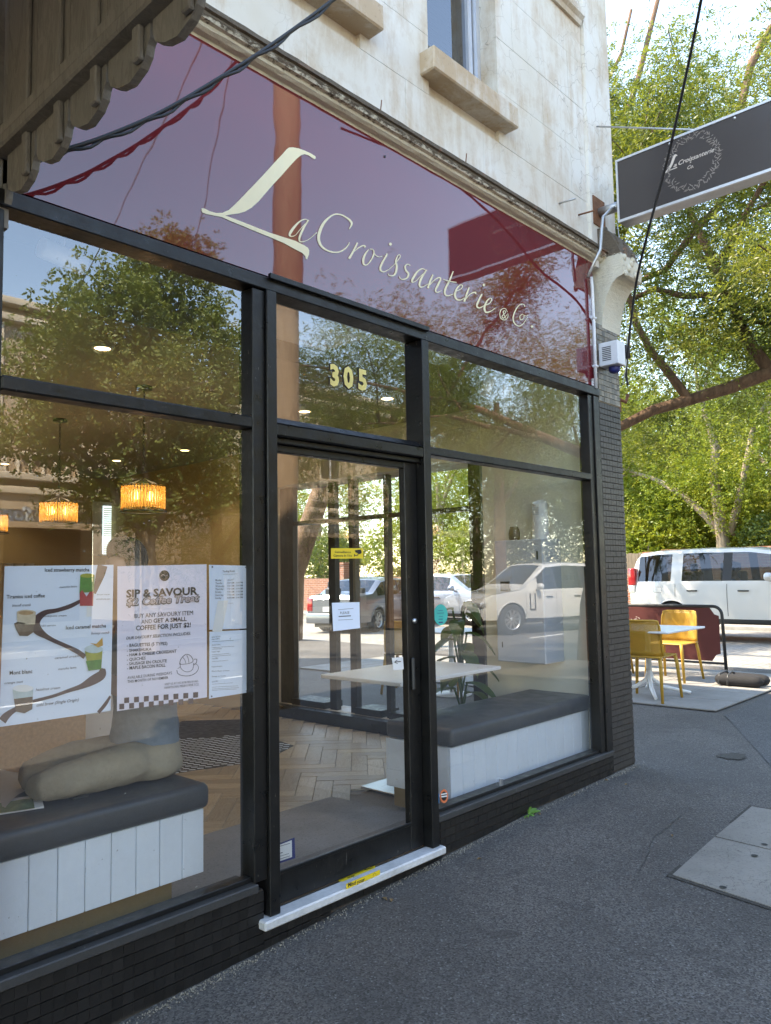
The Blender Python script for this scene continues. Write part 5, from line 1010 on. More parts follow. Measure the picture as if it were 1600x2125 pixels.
b = B(); b.box((-.35, -.35, .70), (.35, .35, .722), .006); b.make('table_top', 'white_metal', tb3); b = B(); b.tube([(0, 0, .02), (0, 0, .70)], .028, 10); b.make('column', 'white_metal', tb3); b = B(); b.lathe([(.001, 0), (.22, 0), (.22, .015), (.03, .03)], (0, 0, 0), 20); b.make('base', 'white_metal', tb3)
# cafe barrier with banner
bx_ = 10.36; y0_ = 1.16; br = empty('cafe_barrier', (bx_, 2.0, GZ), 'black tubular cafe barrier holding a burgundy banner', 'barrier')
yy0, yy1 = y0_ - 2.0, 3.4 - 2.0
b = B(); P_ = [(0, yy0 - .02, 0), (0, yy0, .74)] + [(0, yy0 + .11 - .11 * math.cos(a), .74 + .11 * math.sin(a)) for a in (PI / 2 * k / 5 for k in range(1, 6))] + [(0, yy1, .85), (0, yy1 + .1, .76), (0, yy1 + .1, 0)]
b.tube(P_, .021, 10); b.make('frame', 'trim_black', br); b = B(); b.tube([(0, yy0, .12), (0, yy1 + .1, .12)], .016, 8); b.make('lower_rail', 'trim_black', br)
def ban(u, v): return (-.012 + .012 * math.sin(7 * u) * math.sin(3 * v), yy0 + .035 + (yy1 + .03 - yy0) * u, .145 + .685 * v)
ol = []
b = B(); nb_ = 40
cor = lambda y: max(0, .10 - (y - (yy0 + .035)))
for i in range(nb_):
    u0, u1 = i / nb_, (i + 1) / nb_
    def zr(u): y = ban(u, 0)[1]; c = cor(y); k = math.sqrt(max(0, .10 ** 2 - (y - (yy0 + .035)) ** 2)) if y - (yy0 + .035) < .10 else 0; return .145 + k, .83 - k
    z00, z01 = zr(u0); z10, z11 = zr(u1); p0_, p1_ = ban(u0, .5), ban(u1, .5)
    b.add([(p0_[0], p0_[1], z00), (p1_[0], p1_[1], z10), (p1_[0], p1_[1], z11), (p0_[0], p0_[1], z01)], [(0, 1, 2, 3)])
b.make('banner', 'banner', br)
b = B(); r5 = random.Random(9)
for k in range(60):
    t = k / 59 * 2 - 1; w_ = .16 * t; h_ = (.075 * (1 - abs(t))) * r5.uniform(-1, 1); l = r5.uniform(.01, .022); a = r5.uniform(0, PI); p = Vector((-.03, .86 - .0 + w_ - .55, .62 + h_)); d = Vector((0, math.cos(a), math.sin(a))); q = Vector((0, -math.sin(a), math.cos(a)))
    b.add([p - d * l, p + q * .004, p + d * l, p - q * .004], [(0, 1, 2, 3)])
b.make('ornament', 'grey_letter', br, fix=False)
bg = empty('weight_bag', (9.35, .62, GZ), 'black strapped weight bag lying on the paving beside the barrier', 'bag')
for k, (dx, dy) in enumerate(((-.07, 0), (.09, -.02))):
    b = B(); b.grid(lambda u, v: (dx + .075 * math.cos(2 * PI * u) * (1 - abs(2 * v - 1) ** 6) ** .5, dy - .27 + .54 * v, .07 + .068 * math.sin(2 * PI * u) * (1 - abs(2 * v - 1) ** 6) ** .5), 16, 20); b.make('pad', 'black_fabric', bg)
b = B(); b.tube([(-.15, .1, .02), (-.12, .1, .12), (.0, .1, .155), (.14, .1, .12), (.17, .1, .02)], .012, 6); b.tube([(-.15, .2, .02), (-.1, .2, .13), (.02, .16, .16), (.12, .2, .13), (.17, .2, .02)], .012, 6); b.make('strap', 'dark_plastic', bg)

# ------------------------------------------------------------------ cars
def interp(P, x):
    for (xa, za), (xb, zb) in zip(P, P[1:]):
        if x <= xb: return za + (zb - za) * max(0, (x - xa)) / max(1e-6, xb - xa)
    return P[-1][1]
def car(name, label, loc, rz, L_, W_, top, belt, sill, wr, axles, wins, shield, paint, tail=True, rear=None, seams=(), handles=(), mirror=None, vent=None, trim='trim_black', spokes=7):
    e = empty(name, loc, label, 'car', None, rz)
    xs = sorted(set([round(L_ * k / 46, 3) for k in range(47)] + [round(a + (wr + .05) * math.cos(PI * k / 12), 3) for a in axles for k in range(13)] + [w for ws in wins for w in ws] + list(shield) + [p[0] for p in top] + (list(rear) if rear else [])))
    xs = [x for i, x in enumerate(xs) if 0 <= x <= L_ and (i == 0 or x - xs[i - 1] > .004)]
    TT = [0, .06, .3, .6, .88, 1.0]; YF = [1, .84, .5, 0]
    def hw(x): q = abs(2 * x / L_ - 1); return W_ / 2 * (1 - .13 * q ** 7 - .02 * q ** 2)
    def zl(x):
        z = sill + .10 * max(0, abs(2 * x / L_ - 1) - .86)
        for a in axles:
            R2 = wr + .05
            if abs(x - a) < R2: z = max(z, wr + math.sqrt(R2 * R2 - (x - a) ** 2))
        return z
    def ys(x, z):
        zt = interp(top, x); zb = min(belt, zt - .03)
        if z <= zb: s = (z - sill) / max(.05, zb - sill); return hw(x) * (.945 + .055 * math.sin(PI * min(1, max(0, .12 + .72 * s))))
        return hw(x) * .977 - .30 * (z - zb)
    rows = []
    for x in xs:
        zt = interp(top, x); zb = min(belt, zt - .03); z0 = min(zl(x), zb - .02); r = []
        for s in (0, .2, .45, .7, .9, 1.0): z = z0 + (zb - z0) * s; r.append((x, ys(x, z), z))
        ye = max(.1, ys(x, zb) - .30 * (zt - zb))
        for t in TT[1:]:
            z = zb + (zt - zb) * t; y = ys(x, zb) + (ye - ys(x, zb)) * t - (.03 if t == 1.0 else 0); r.append((x, y, z - (.012 if t == 1.0 else 0)))
        for f in YF[1:]: r.append((x, (ye - .03) * f, zt + .035 * (1 - f * f)))
        rows.append(r)
    body, panes = B(), {}
    nr = len(rows[0])
    for sgn in (1, -1):
        vb = [[(p[0], p[1] * sgn, p[2]) for p in r] for r in rows]
        for i in range(len(xs) - 1):
            xm = (xs[i] + xs[i + 1]) / 2
            for k in range(nr - 1):
                key = None
                if 6 <= k <= 8:
                    for wi, (a, c) in enumerate(wins):
                        if a < xm < c: key = ('side_window', wi, sgn)
                if k >= 11 and shield[0] < xm < shield[1]: key = ('windscreen', 0, 0)
                if rear and k >= 11 and rear[0] < xm < rear[1]: key = ('rear_window', 0, 0)
                q = [vb[i][k], vb[i + 1][k], vb[i + 1][k + 1], vb[i][k + 1]]
                if sgn > 0: q = q[::-1]
                tgt = body if key is None else panes.setdefault(key, B())
                if key is None and 6 <= k <= 8 and any(wins[w_][1] < xm < wins[w_ + 1][0] and wins[w_ + 1][0] - wins[w_][1] < .2 for w_ in range(len(wins) - 1)): tgt = panes.setdefault(('pillar', next(w_ for w_ in range(len(wins) - 1) if wins[w_][1] < xm < wins[w_ + 1][0]), sgn), B())
                tgt.add(q, [(0, 1, 2, 3)], True)
    for i in (0, len(xs) - 1): body.add(rows[i] + [(p[0], -p[1], p[2]) for p in rows[i]][::-1], [tuple(range(2 * nr))])
    def weld(bld, nm, m, par):
        me = bld.mesh(nm); bm = bmesh.new(); bm.from_mesh(me); bmesh.ops.remove_doubles(bm, verts=bm.verts[:], dist=.0008); bmesh.ops.recalc_face_normals(bm, faces=bm.faces[:])
        for ed in bm.edges: ed.smooth = (len(ed.link_faces) == 2 and ed.calc_face_angle(0) < .6)
        bm.to_mesh(me); bm.free(); return link(nm, me, m, par)
    bo = weld(body, 'body', paint, e)
    for (nm, _, _), bl_ in panes.items(): weld(bl_, nm, 'trim_black' if nm == 'pillar' else 'car_glass', bo)
    b = B(); b.box((.12, -W_ / 2 + .27, sill - .12), (L_ - .15, W_ / 2 - .27, .62)); b.make('underbody', 'trim_black', e)
    b = B(); b.box((.5, -W_ / 2 + .12, .55), (L_ - 1.25, W_ / 2 - .12, belt - .30)); b.make('cabin_tub', 'trim_black', e)
    for sx in (shield[0] - 1.1, shield[0] - 2.05):
        for sy in (-.38, .38):
            b = B(); b.box((sx - .1, sy - .22, belt - .45), (sx + .08, sy + .22, belt + .24), .05); b.box((sx - .12, sy - .12, belt + .245), (sx - .02, sy + .12, belt + .42), .03); b.make('seat', 'trim_black', e)
    for a in axles:
        for sgn in (1, -1):
            yo = sgn * (W_ / 2 - .012); w = empty('wheel', (a, yo, wr)); w.parent = e
            s_ = -sgn
            b = B(); b.lathe([(wr * .66, .0), (wr * .70, -.0 + s_ * .0), (wr * .93, s_ * .006), (wr, s_ * .04), (wr, s_ * .19), (wr * .92, s_ * .22), (wr * .6, s_ * .22)], (0, 0, 0), 32, 'y'); b.make('tyre', 'tyre', w)
            b = B(); b.lathe([(wr * .67, s_ * .004), (wr * .60, s_ * .012), (wr * .58, s_ * .05)], (0, 0, 0), 32, 'y'); b.lathe([(.001, s_ * .02), (.06, s_ * .022), (.07, s_ * .04)], (0, 0, 0), 16, 'y')
            for k in range(spokes):
                an = 2 * PI * k / spokes; d = Vector((math.cos(an), 0, math.sin(an))); q = Vector((-math.sin(an), 0, math.cos(an))); P0 = d * .05 + Vector((0, s_ * .026, 0)); P1 = d * wr * .60 + Vector((0, s_ * .018, 0)); ww = .026
                b.add([P0 - q * ww, P0 + q * ww, P1 + q * ww * 1.2, P1 - q * ww * 1.2, P0 - q * ww + Vector((0, s_ * .03, 0)), P0 + q * ww + Vector((0, s_ * .03, 0)), P1 + q * ww * 1.2 + Vector((0, s_ * .03, 0)), P1 - q * ww * 1.2 + Vector((0, s_ * .03, 0))], [(0, 1, 2, 3), (4, 5, 6, 7), (0, 1, 5, 4), (1, 2, 6, 5), (2, 3, 7, 6), (3, 0, 4, 7)])
            b.make('rim', 'rim', w); b = B(); b.disc((0, s_ * .06, 0), wr * .6, 'y'); b.make('brake', 'trim_black', w)
            b = B(); rb = wr + .05        # arch lip
            b.tube([(a + rb * math.cos(t), sgn * (ys(a + rb * math.cos(t), wr + rb * math.sin(t)) + .004), wr + rb * math.sin(t)) for t in (PI * (.06 + .88 * k / 16) for k in range(17))], .016, 5); b.make('arch_lip', paint, e)
    for sgn in (1, -1):
        for x in seams:
            b = B(); zz = [sill + .06 + (belt - sill - .08) * k / 10 for k in range(11)]
            if any(abs(x - a) < wr + .05 for a in axles): zz = [z for z in zz if z > zl(x) + .02]
            b.tube([(x, sgn * (ys(x, z) + .0005), z) for z in zz], .005, 4); b.make('door_gap', 'trim_black', bo)
        for x in handles: b = B(); b.box((x - .11, sgn * (ys(x, belt - .16) - .005), belt - .175), (x + .11, sgn * (ys(x, belt - .16) + .03), belt - .145), .008); b.make('door_handle', trim, bo)
        b = B(); b.box((axles[0] + wr + .08, sgn * (W_ / 2 - .09), sill - .09), (axles[1] - wr - .08, sgn * (W_ / 2 - .035), sill + .09), .02); b.make('sill_trim', 'trim_black', e)
        if tail: z_ = min(belt, interp(top, .05)) ; b = B(); b.box((-.012, sgn * (hw(.05) - .17), z_ - .36), (.14, sgn * (hw(.05) + .004), z_ + .0), .02); b.make('tail_light', 'tail_red', bo)
        b = B(); xf = L_; b.box((xf - .30, sgn * (hw(xf - .1) - .34), interp(top, xf - .12) - .22), (xf - .005, sgn * (hw(xf - .16) + .006), interp(top, xf - .12) - .08), .03); b.make('headlight', 'lamp_clear', bo)
        if mirror: b = B(); b.grid(lambda u, v: (mirror - .08 + .16 * v * 1.0 - .0, sgn * (ys(mirror, belt) + .13 + .105 * math.cos(2 * PI * u) * (1 - (2 * v - 1) ** 4) ** .5), belt + .12 + .085 * math.sin(2 * PI * u) * (1 - (2 * v - 1) ** 4) ** .5), 14, 8); b.box((mirror - .03, sgn * (ys(mirror, belt) - .02), belt + .03), (mirror + .02, sgn * (ys(mirror, belt) + .1), belt + .07)); b.make('door_mirror', paint, bo)
        if vent: 
            for q in (0, .17): b = B(); b.box((vent - q - .02, sgn * (ys(vent, .85) - .01), .66), (vent - q + .02, sgn * (ys(vent, .85) + .008), 1.06), .006); b.make('side_vent', 'trim_black', bo)
            b = B(); b.box((vent - .19, sgn * (ys(vent, .7) - .01), .62), (vent + .02, sgn * (ys(vent, .7) + .008), .659), .006); b.make('side_vent', 'trim_black', bo)
    b = B(); b.box((-.05, -W_ / 2 + .10, sill - .02), (.12, W_ / 2 - .10, sill + .25), .03); b.make('bumper', paint if sill < .36 else 'trim_black', e)
    b = B(); b.box((L_ - .12, -W_ / 2 + .14, sill - .04), (L_ + .03, W_ / 2 - .14, sill + .22), .03); b.make('bumper', paint if sill < .36 else 'trim_black', e)
    b = B(); b.box((-.056, -.26, sill + .30), (-.0, .26, sill + .42)); b.make('number_plate', 'paper_white', e)
    return e
TS = [(0, 1.10), (.05, 1.45), (.11, 1.70), (.22, 1.83), (.6, 1.87), (1.6, 1.89), (2.6, 1.875), (3.05, 1.80), (3.72, 1.20), (3.84, 1.15), (4.55, 1.07), (4.75, .98), (4.83, .80)]
dc = car('white_car', 'white boxy four wheel drive with a driver, stopped in the side street', (16.6 + .96, 5.47, .10), -PI / 2, 4.83, 1.92, TS, 1.16, .42, .375, (1.0, 3.85), ((.20, .98), (1.22, 2.08), (2.26, 3.08)), (3.12, 3.70), 'paint_white', False, None, (1.08, 2.17, 3.40), (1.45, 2.5), 3.02)
b = B(); b.box((-.012, -.885, 1.12), (.16, -.72, 1.50), .02); b.make('tail_light', 'tail_red', dc); b = B(); b.box((-.012, -.878, .96), (.14, -.72, 1.118), .015); b.make('reversing_light', 'lamp_clear', dc)
b = B(); b.tube([(.62, -.957, .96), (.78, -.958, .96), (.80, -.958, 1.02), (.78, -.958, 1.08), (.62, -.957, 1.08), (.60, -.957, 1.02), (.62, -.957, .96)], .003, 4, False); b.make('fuel_flap', 'trim_black', dc)
RT = [(0, 1.05), (.06, 1.45), (.35, 1.74), (.8, 1.82), (2.0, 1.87), (2.7, 1.82), (3.5, 1.25), (3.7, 1.15), (4.6, 1.05), (4.85, .96), (4.98, .72)]
car('white_car', 'white luxury four wheel drive with side vents, mirrored in the right window', (17.1 - 4.02 * math.cos(PI + .30) - .97 * math.sin(PI + .30), -8.9 - 4.02 * math.sin(PI + .30) + .97 * math.cos(PI + .30), -.06), PI + .30, 4.98, 2.0, RT, 1.12, .40, .40, (1.05, 4.02), ((.5, 1.35), (1.55, 2.45), (2.55, 3.1)), (2.75, 3.46), 'paint_white', True, None, (1.45, 2.50, 3.55), (1.75, 2.75), 3.15, 3.42, spokes=10)
HT = [(0, .85), (.06, 1.0), (.5, 1.36), (1.0, 1.44), (1.9, 1.47), (2.5, 1.42), (3.2, 1.0), (3.35, .96), (3.95, .80), (4.1, .60)]
car('hatchback', 'silver blue hatchback parked along the side street kerb', (18.35 + .88, 14.55, .08), -PI / 2, 4.15, 1.76, HT, .93, .30, .32, (.78, 3.35), ((.45, .95), (1.08, 1.82), (1.93, 2.55)), (2.55, 3.15), 'paint_blue', True, (.10, .5), (1.02, 1.88, 2.95), (1.2, 2.1), 2.75, spokes=9)
ST = [(0, .88), (.08, .98), (.72, 1.04), (1.35, 1.38), (2.0, 1.45), (2.7, 1.42), (3.4, 1.0), (3.55, .96), (4.4, .80), (4.58, .62)]
car('sedan', 'dark grey sedan seen from behind in the side street', (14.2, 12.6, .03), .28, 4.6, 1.8, ST, .95, .28, .32, (.95, 3.7), ((.95, 1.45), (1.55, 2.2), (2.32, 2.85)), (2.75, 3.35), 'paint_grey', True, (.76, 1.32), (1.5, 2.26, 3.1), (1.65, 2.42), 2.95)
UT = [(0, 1.0), (.06, 1.4), (.3, 1.66), (.8, 1.72), (2.0, 1.74), (2.6, 1.68), (3.3, 1.12), (3.45, 1.06), (4.2, .95), (4.5, .70)]
car('parked_car', 'pale green four wheel drive parked further up the side street', (14.8, 21.5, .08), .15, 4.55, 1.84, UT, 1.06, .36, .36, (.9, 3.65), ((.4, 1.1), (1.25, 2.0), (2.12, 2.75)), (2.65, 3.25), 'paint_green', True, None, (1.18, 2.06, 3.0), (1.35, 2.25), 2.9)
# driver of the white car (its right hand seat faces the shop)
dv = empty('person', (17.56 - .38, 5.47 - 2.12, .87), 'driver in a blue shirt with one arm on the wheel of the white car', 'person', None, -PI / 2)
V = [(0, 0, .02), (.0, 0, .22), (.02, 0, .42), (.03, 0, .52), (.04, 0, .58), (.06, 0, .68), (.06, 0, .76), (.03, -.19, .42), (.16, -.23, .24), (.42, -.16, .34), (.03, .19, .42), (.16, .22, .24), (.42, .12, .34), (.50, -.13, .36), (.50, .10, .36)]
skin_mesh('body', V, [(0, 1), (1, 2), (2, 3), (3, 4), (4, 5), (5, 6), (2, 7), (7, 8), (8, 9), (2, 10), (10, 11), (11, 12), (9, 13), (12, 14)], [.14, (.14, .12), (.13, .10), .055, .05, (.075, .09), (.07, .085), .06, .048, .034, .06, .048, .034, .036, .036], 'skin', dv)
skin_mesh('shirt', [V[i] for i in (0, 1, 2, 7, 8, 9, 10, 11, 12)], [(0, 1), (1, 2), (2, 3), (3, 4), (4, 5), (2, 6), (6, 7), (7, 8)], [.15, (.155, .135), (.145, .115), .074, .062, .046, .074, .062, .046], 'denim_blue', dv)
skin_mesh('hair', [(.03, 0, .74), (.05, 0, .81), (.0, 0, .70)], [(0, 1), (0, 2)], [.085, .06, .06], 'hair_dark', dv, lev=1)
b = B(); b.tube([(.52, .19 * math.cos(a), .36 + .19 * math.sin(a)) for a in (2 * PI * k / 24 for k in range(25))], .014, 6, False); b.make('steering_wheel', 'trim_black', dc).matrix_parent_inverse = dc.matrix_world.inverted(); sw = dc.children[-1]; sw.matrix_parent_inverse = Matrix(); sw.location = (2.12, -.38, .77)
for s in (-1, 1):
    hv = [(.49, s * .12, .365)]; he, hr = [], [.032]
    for k in range(4): i0 = len(hv); hv += [(.525, s * (.155 - .02 * k), .385 - .012 * k), (.545, s * (.155 - .02 * k), .365 - .012 * k)]; he += [(0, i0), (i0, i0 + 1)]; hr += [.010, .009]
    i0 = len(hv); hv += [(.51, s * .085, .385)]; he += [(0, i0)]; hr += [.011]; skin_mesh('hand', hv, he, hr, 'skin', dv, lev=1)
# ------------------------------------------------------------------ trees and hedges
def leaf_mesh(name, org, dirs, L_, pairs, lw, ll, m, parent, rs, droop=.35):
    n = len(org); org = np.asarray(org, float); dirs = np.asarray(dirs, float)
    dirs /= np.linalg.norm(dirs, axis=1, keepdims=True) + 1e-9
    side = np.cross(dirs, np.array([0, 0, 1.]) + rs.normal(0, .5, (n, 3))); side /= np.linalg.norm(side, axis=1, keepdims=True) + 1e-9
    V = []
    Ls = L_ * rs.uniform(.6, 1.25, (n, 1))
    for k in range(pairs):
        t = (k + .6) / pairs
        pos = org + dirs * Ls * t + np.array([0, 0, -1.]) * (droop * t * t) * Ls
        for s in (-1, 1):
            ld = dirs * .55 + side * s * .75 + rs.normal(0, .22, (n, 3)) + np.array([0, 0, -.25 * droop]); ld /= np.linalg.norm(ld, axis=1, keepdims=True)
            sc = rs.uniform(.65, 1.2, (n, 1)); nrm = rs.normal(0, 1, (n, 3)); wd = np.cross(ld, nrm); wd /= np.linalg.norm(wd, axis=1, keepdims=True) + 1e-9
            V.append(np.stack([pos, pos + ld * ll * .45 * sc + wd * lw * sc, pos + ld * ll * sc, pos + ld * ll * .45 * sc - wd * lw * sc], 1))
    V = np.concatenate(V).reshape(-1, 3); nf = len(V) // 4
    me = bpy.data.meshes.new(name); me.vertices.add(len(V)); me.vertices.foreach_set('co', V.ravel().astype(np.float32)); me.loops.add(nf * 4); me.loops.foreach_set('vertex_index', np.arange(nf * 4, dtype=np.int32))
    me.polygons.add(nf); me.polygons.foreach_set('loop_start', np.arange(0, nf * 4, 4, dtype=np.int32)); me.polygons.foreach_set('loop_total', np.full(nf, 4, np.int32)); me.update(); me.validate()
    return link(name, me, m, parent)
def grow(P, d, length, r, depth, rs, out, tips, bend=.25, split=3, up=.1):
    pts = [Vector(P)]; rr = [r]; d = Vector(d).normalized(); n = 5
    for i in range(n):
        d = (d + Vector((rs.normal(0, bend), rs.normal(0, bend), rs.normal(0, bend * .7) + up)) * .5).normalized(); pts.append(pts[-1] + d * length / n); rr.append(r * (1 - .5 * (i + 1) / n))
        if depth <= 1: tips.append((pts[-1].copy(), d.copy()))
    out.append((pts, rr))
    if depth <= 0: return
    for k in range(split):
        i = n if k == 0 else rs.randint(2, n + 1)
        nd = (d + Vector((rs.normal(0, .7), rs.normal(0, .7), rs.normal(0, .45)))).normalized(); grow(pts[i], nd, length * rs.uniform(.6, .85), rr[i] * rs.uniform(.6, .8), depth - 1, rs, out, tips, bend, split, up)
def tree(name, label, trunk, limbs, leafm, bark, seed, nsprig, spread, L_=.28, pairs=5, lw=.011, ll=.06, droop=.35, group=None, depth=2, extra=None, base=None, lim=None):
    rs = np.random.RandomState(seed); b0 = Vector(base or trunk[0][:3]); e = empty(name, b0, label, 'tree', group)
    segs, tips = [], []
    segs.append(([Vector(p[:3]) for p in trunk], [p[3] for p in trunk]))
    for (P, d, length, r) in limbs: grow(P, d, length, r, depth, rs, segs, tips)
    b = B()
    for k, (pts, rr) in enumerate(segs): b.tube([p - b0 for p in pts], rr, 9 if rr[0] > .05 else 5, False)
    b.make('trunk', bark, e, fix=False)
    T = np.array([tuple(p) for p, d in tips]); D = np.array([tuple(d) for p, d in tips])
    if extra is not None: T = np.concatenate([T, extra]) if len(T) else extra; D = np.concatenate([D, rs.normal(0, 1, (len(extra), 3))]) if len(D) else rs.normal(0, 1, (len(extra), 3))
    idx = rs.randint(0, len(T), nsprig); o = T[idx] + rs.normal(0, spread, (nsprig, 3)); d = D[idx] * .5 + rs.normal(0, .7, (nsprig, 3))
    if lim is not None: k = lim(o); o, d = o[k], d[k]
    leaf_mesh('crown', o - np.array(tuple(b0)), d, L_, pairs, lw, ll, leafm, e, rs, droop); return e
def ball(c, r, n, rs):
    v = rs.normal(0, 1, (n, 3)); v /= np.linalg.norm(v, axis=1, keepdims=True); return np.array(c) + v * (rs.uniform(.25, 1, (n, 1)) ** .45) * np.array(r)
clear = lambda o: ~((o[:, 0] < 5.75) & (o[:, 1] > -1.3)) & ~((o[:, 0] < 11) & (o[:, 2] < 2.9))
# corner street tree: trunk out of view, limbs reaching over the side street
q1, q2, q3 = onX(1600, 772, 10.3), onX(1430, 830, 9.8), onX(1282, 888, 9.3)
tk = [(11.6, -3.6, -.1, .34), (11.55, -3.5, 1.0, .30), (11.5, -3.2, 2.2, .27), (11.4, -2.9, 3.2, .22), (11.3, -2.6, 5.0, .16), (11.1, -2.2, 7.0, .09)]
rs_ = np.random.RandomState(21)
lm = [(Vector((11.4, -2.9, 3.0)), (-.4, 1, .5), 2.6, .12), (Vector((11.3, -2.6, 5.0)), (-.5, 1, .35), 3.2, .10), (Vector((11.1, -2.2, 6.6)), (-.3, 1, .6), 2.8, .07), (q2, (-.4, .6, .8), 2.0, .06), (q1, (-.1, .5, 1.0), 2.6, .08), (Vector((11.3, -2.6, 5.0)), (.6, .8, .4), 2.8, .09), (q3, (-.2, 1, .3), 1.8, .06), (Vector((11.5, -3.0, 3.2)), (-.6, -1, .6), 3.0, .10)]
ex = np.concatenate([ball((9.6, 1.2, 5.0), (1.5, 1.8, 1.0), 34, rs_), ball((10.6, 2.6, 4.0), (1.6, 2.2, .8), 34, rs_), ball((9.6, 2.6, 6.4), (1.6, 1.6, 1.2), 22, rs_), ball((10.2, -.2, 7.2), (1.6, 1.8, .9), 20, rs_), ball((11.6, -1.2, 6.0), (1.8, 2.2, 1.6), 30, rs_)])
ct_ = tree('street_tree', 'feathery street tree whose long brown limb reaches across behind the corner', tk, lm, 'leaf_feathery', 'bark_red', 3, 21000, .19, .36, 8, .0088, .060, .5, extra=ex, lim=clear)
b = B(); o_ = Vector(ct_.location); b.tube([Vector(p) - o_ for p in ((11.45, -3.0, 2.7), (11.0, -1.6, 4.1), q1, (q1 + q2) / 2 + Vector((0, 0, -.02)), q2, (q2 + q3) / 2 + Vector((0, 0, .05)), q3, q3 + Vector((-.3, .9, -.2)))], [.15, .105, .085, .078, .072, .066, .06, .045], 10); b.make('limb', 'bark_red', ct_)
TR, SH = lambda z: Vector((11.5 - .04 * z, -3.35 + .16 * z, z)), Vector((12.4, 9.2, 5.0))
for st_, pts, r0 in ((TR(5.6), ((1640, 20, 11.5), (1600, 60, 11.5), (1560, 130, 11.4), (1545, 190, 11.3), (1530, 260, 11.2)), .07), (TR(4.6), ((1600, 300, 11.2), (1530, 330, 10.9), (1490, 430, 10.8), (1440, 480, 10.6), (1380, 560, 10.4), (1310, 590, 10.2)), .06), (TR(3.4), ((1600, 640, 10.4), (1500, 610, 10.2), (1420, 615, 10.0), (1360, 600, 9.9), (1300, 625, 9.8)), .05), (q1, ((1560, 720, 10.5), (1540, 690, 10.6), (1490, 580, 10.7), (1450, 520, 10.7)), .035), (SH, ((1245, 420, 11.2), (1270, 330, 11), (1300, 240, 11.1), (1325, 160, 11.2), (1350, 60, 11.3), (1370, -20, 11.3)), .055), (SH, ((1240, 250, 11), (1260, 170, 11), (1290, 110, 11.1), (1310, 20, 11.1)), .035)):
    b = B(); P_ = [st_ - o_] + [onX(*p) - o_ for p in pts]; b.tube(P_, [r0 * (1.15 - .6 * i / len(P_)) for i in range(len(P_))], 7); b.make('limb', 'bark_red', ct_)
ex = np.concatenate([ball((14.6, 8.6, 7.0), (3.0, 4.2, 1.5), 40, rs_), ball((13.4, 4.6, 7.6), (2.4, 2.8, 1.3), 24, rs_), ball((15.5, 5.5, 8.6), (2.6, 3.0, 1.4), 24, rs_), ball((12.6, 7.4, 5.2), (1.6, 2.4, .8), 16, rs_), ball((12.6, 2.4, 7.8), (2.4, 2.6, 1.2), 20, rs_)])
tree('shade_tree', 'dense green street tree arching over the side street beyond the corner', [(10.95, 10.5, .1, .30), (11.0, 10.4, 1.6, .25), (11.4, 9.9, 3.4, .22), (12.4, 9.2, 5.0, .17)], [(Vector((12.4, 9.2, 5.0)), (.8, -.6, .5), 3.4, .11), (Vector((11.4, 9.9, 3.4)), (.4, -1, .7), 3.6, .11), (Vector((12.0, 9.4, 4.4)), (.9, .5, .6), 3.0, .10)], 'leaf_feathery', 'bark_red', 5, 9500, .22, .34, 6, .015, .085, .5, extra=ex)
# forked tree and leafy growth behind the brick fence
f0 = [onX(1500, 1120, 23.5), onX(1490, 1050, 23.5), onX(1480, 990, 23.5), onX(1485, 930, 23.5), onX(1472, 880, 23.5)]; g0 = [f0[0], onX(1470, 1075, 23.5), onX(1420, 1030, 23.5), onX(1370, 1000, 23.4)]; h0 = [onX(1515, 1110, 23.6), onX(1530, 1050, 23.6), onX(1545, 980, 23.6), onX(1560, 900, 23.6)]
ex = np.concatenate([ball((23.8, 4.5, 5.0), (2.2, 3.6, 1.6), 160, rs_), ball((24.2, 6.5, 3.6), (1.8, 3.0, 1.2), 120, rs_), ball((24.4, 1.5, 4.6), (1.8, 2.6, 1.6), 90, rs_)])
tf = tree('forked_tree', 'sunlit yellow green tree with a pale forked trunk behind the brick fence', [(f0[0].x, f0[0].y, .0, .26), (f0[0].x, f0[0].y, 1.6, .22)] + [(p.x, p.y, p.z, .19 - .02 * i) for i, p in enumerate(f0)], [(f0[4], (0, .2, 1), 2.0, .08), (g0[3], (0, 1, .6), 1.8, .07), (h0[3], (0, -.5, 1), 1.8, .07)], 'leaf_bright', 'bark_grey', 8, 11000, .34, .34, 5, .020, .085, .3, extra=ex)
for P_, r0 in ((g0, .13), (h0, .13)): b = B(); b.tube([p - Vector(tf.location) for p in P_], [r0, r0 * .9, r0 * .75, r0 * .6], 9); b.make('limb', 'bark_grey', tf)
for k, (x, y, h, rx, ry, lm_, n_, sd, lab) in enumerate(((26.0, 11.5, 8.5, 2.2, 3.2, 'leaf_bright', 8000, 31, 'bright leafy tree beyond the brick fence behind the hatchback'), (27.0, -1.0, 10.0, 2.5, 3.2, 'leaf_feathery', 8000, 32, 'tall olive tree beyond the fence towards the intersection'), (25.5, 18.0, 9.0, 2.6, 3.4, 'leaf_bright', 7000, 33, 'leafy tree beyond the fence far up the side street'), (28.0, 5.5, 13.0, 3.0, 5.0, 'leaf_feathery', 13000, 34, 'tallest loose crowned tree behind the forked one'))):
    ex = ball((x, y, h * .62), (rx, ry, h * .36), 200, rs_)
    tree('garden_tree', lab, [(x, y, 0, .24), (x + .1, y, h * .3, .18), (x, y + .1, h * .6, .10)], [(Vector((x, y, h * .35)), (.3, .8, 1), 2.4, .1), (Vector((x, y, h * .45)), (-.5, -.8, 1), 2.4, .1)], lm_, 'bark_grey', sd, n_, .42, .36, 5, .018, .085, .3, 'trees beyond the brick fence', extra=ex)
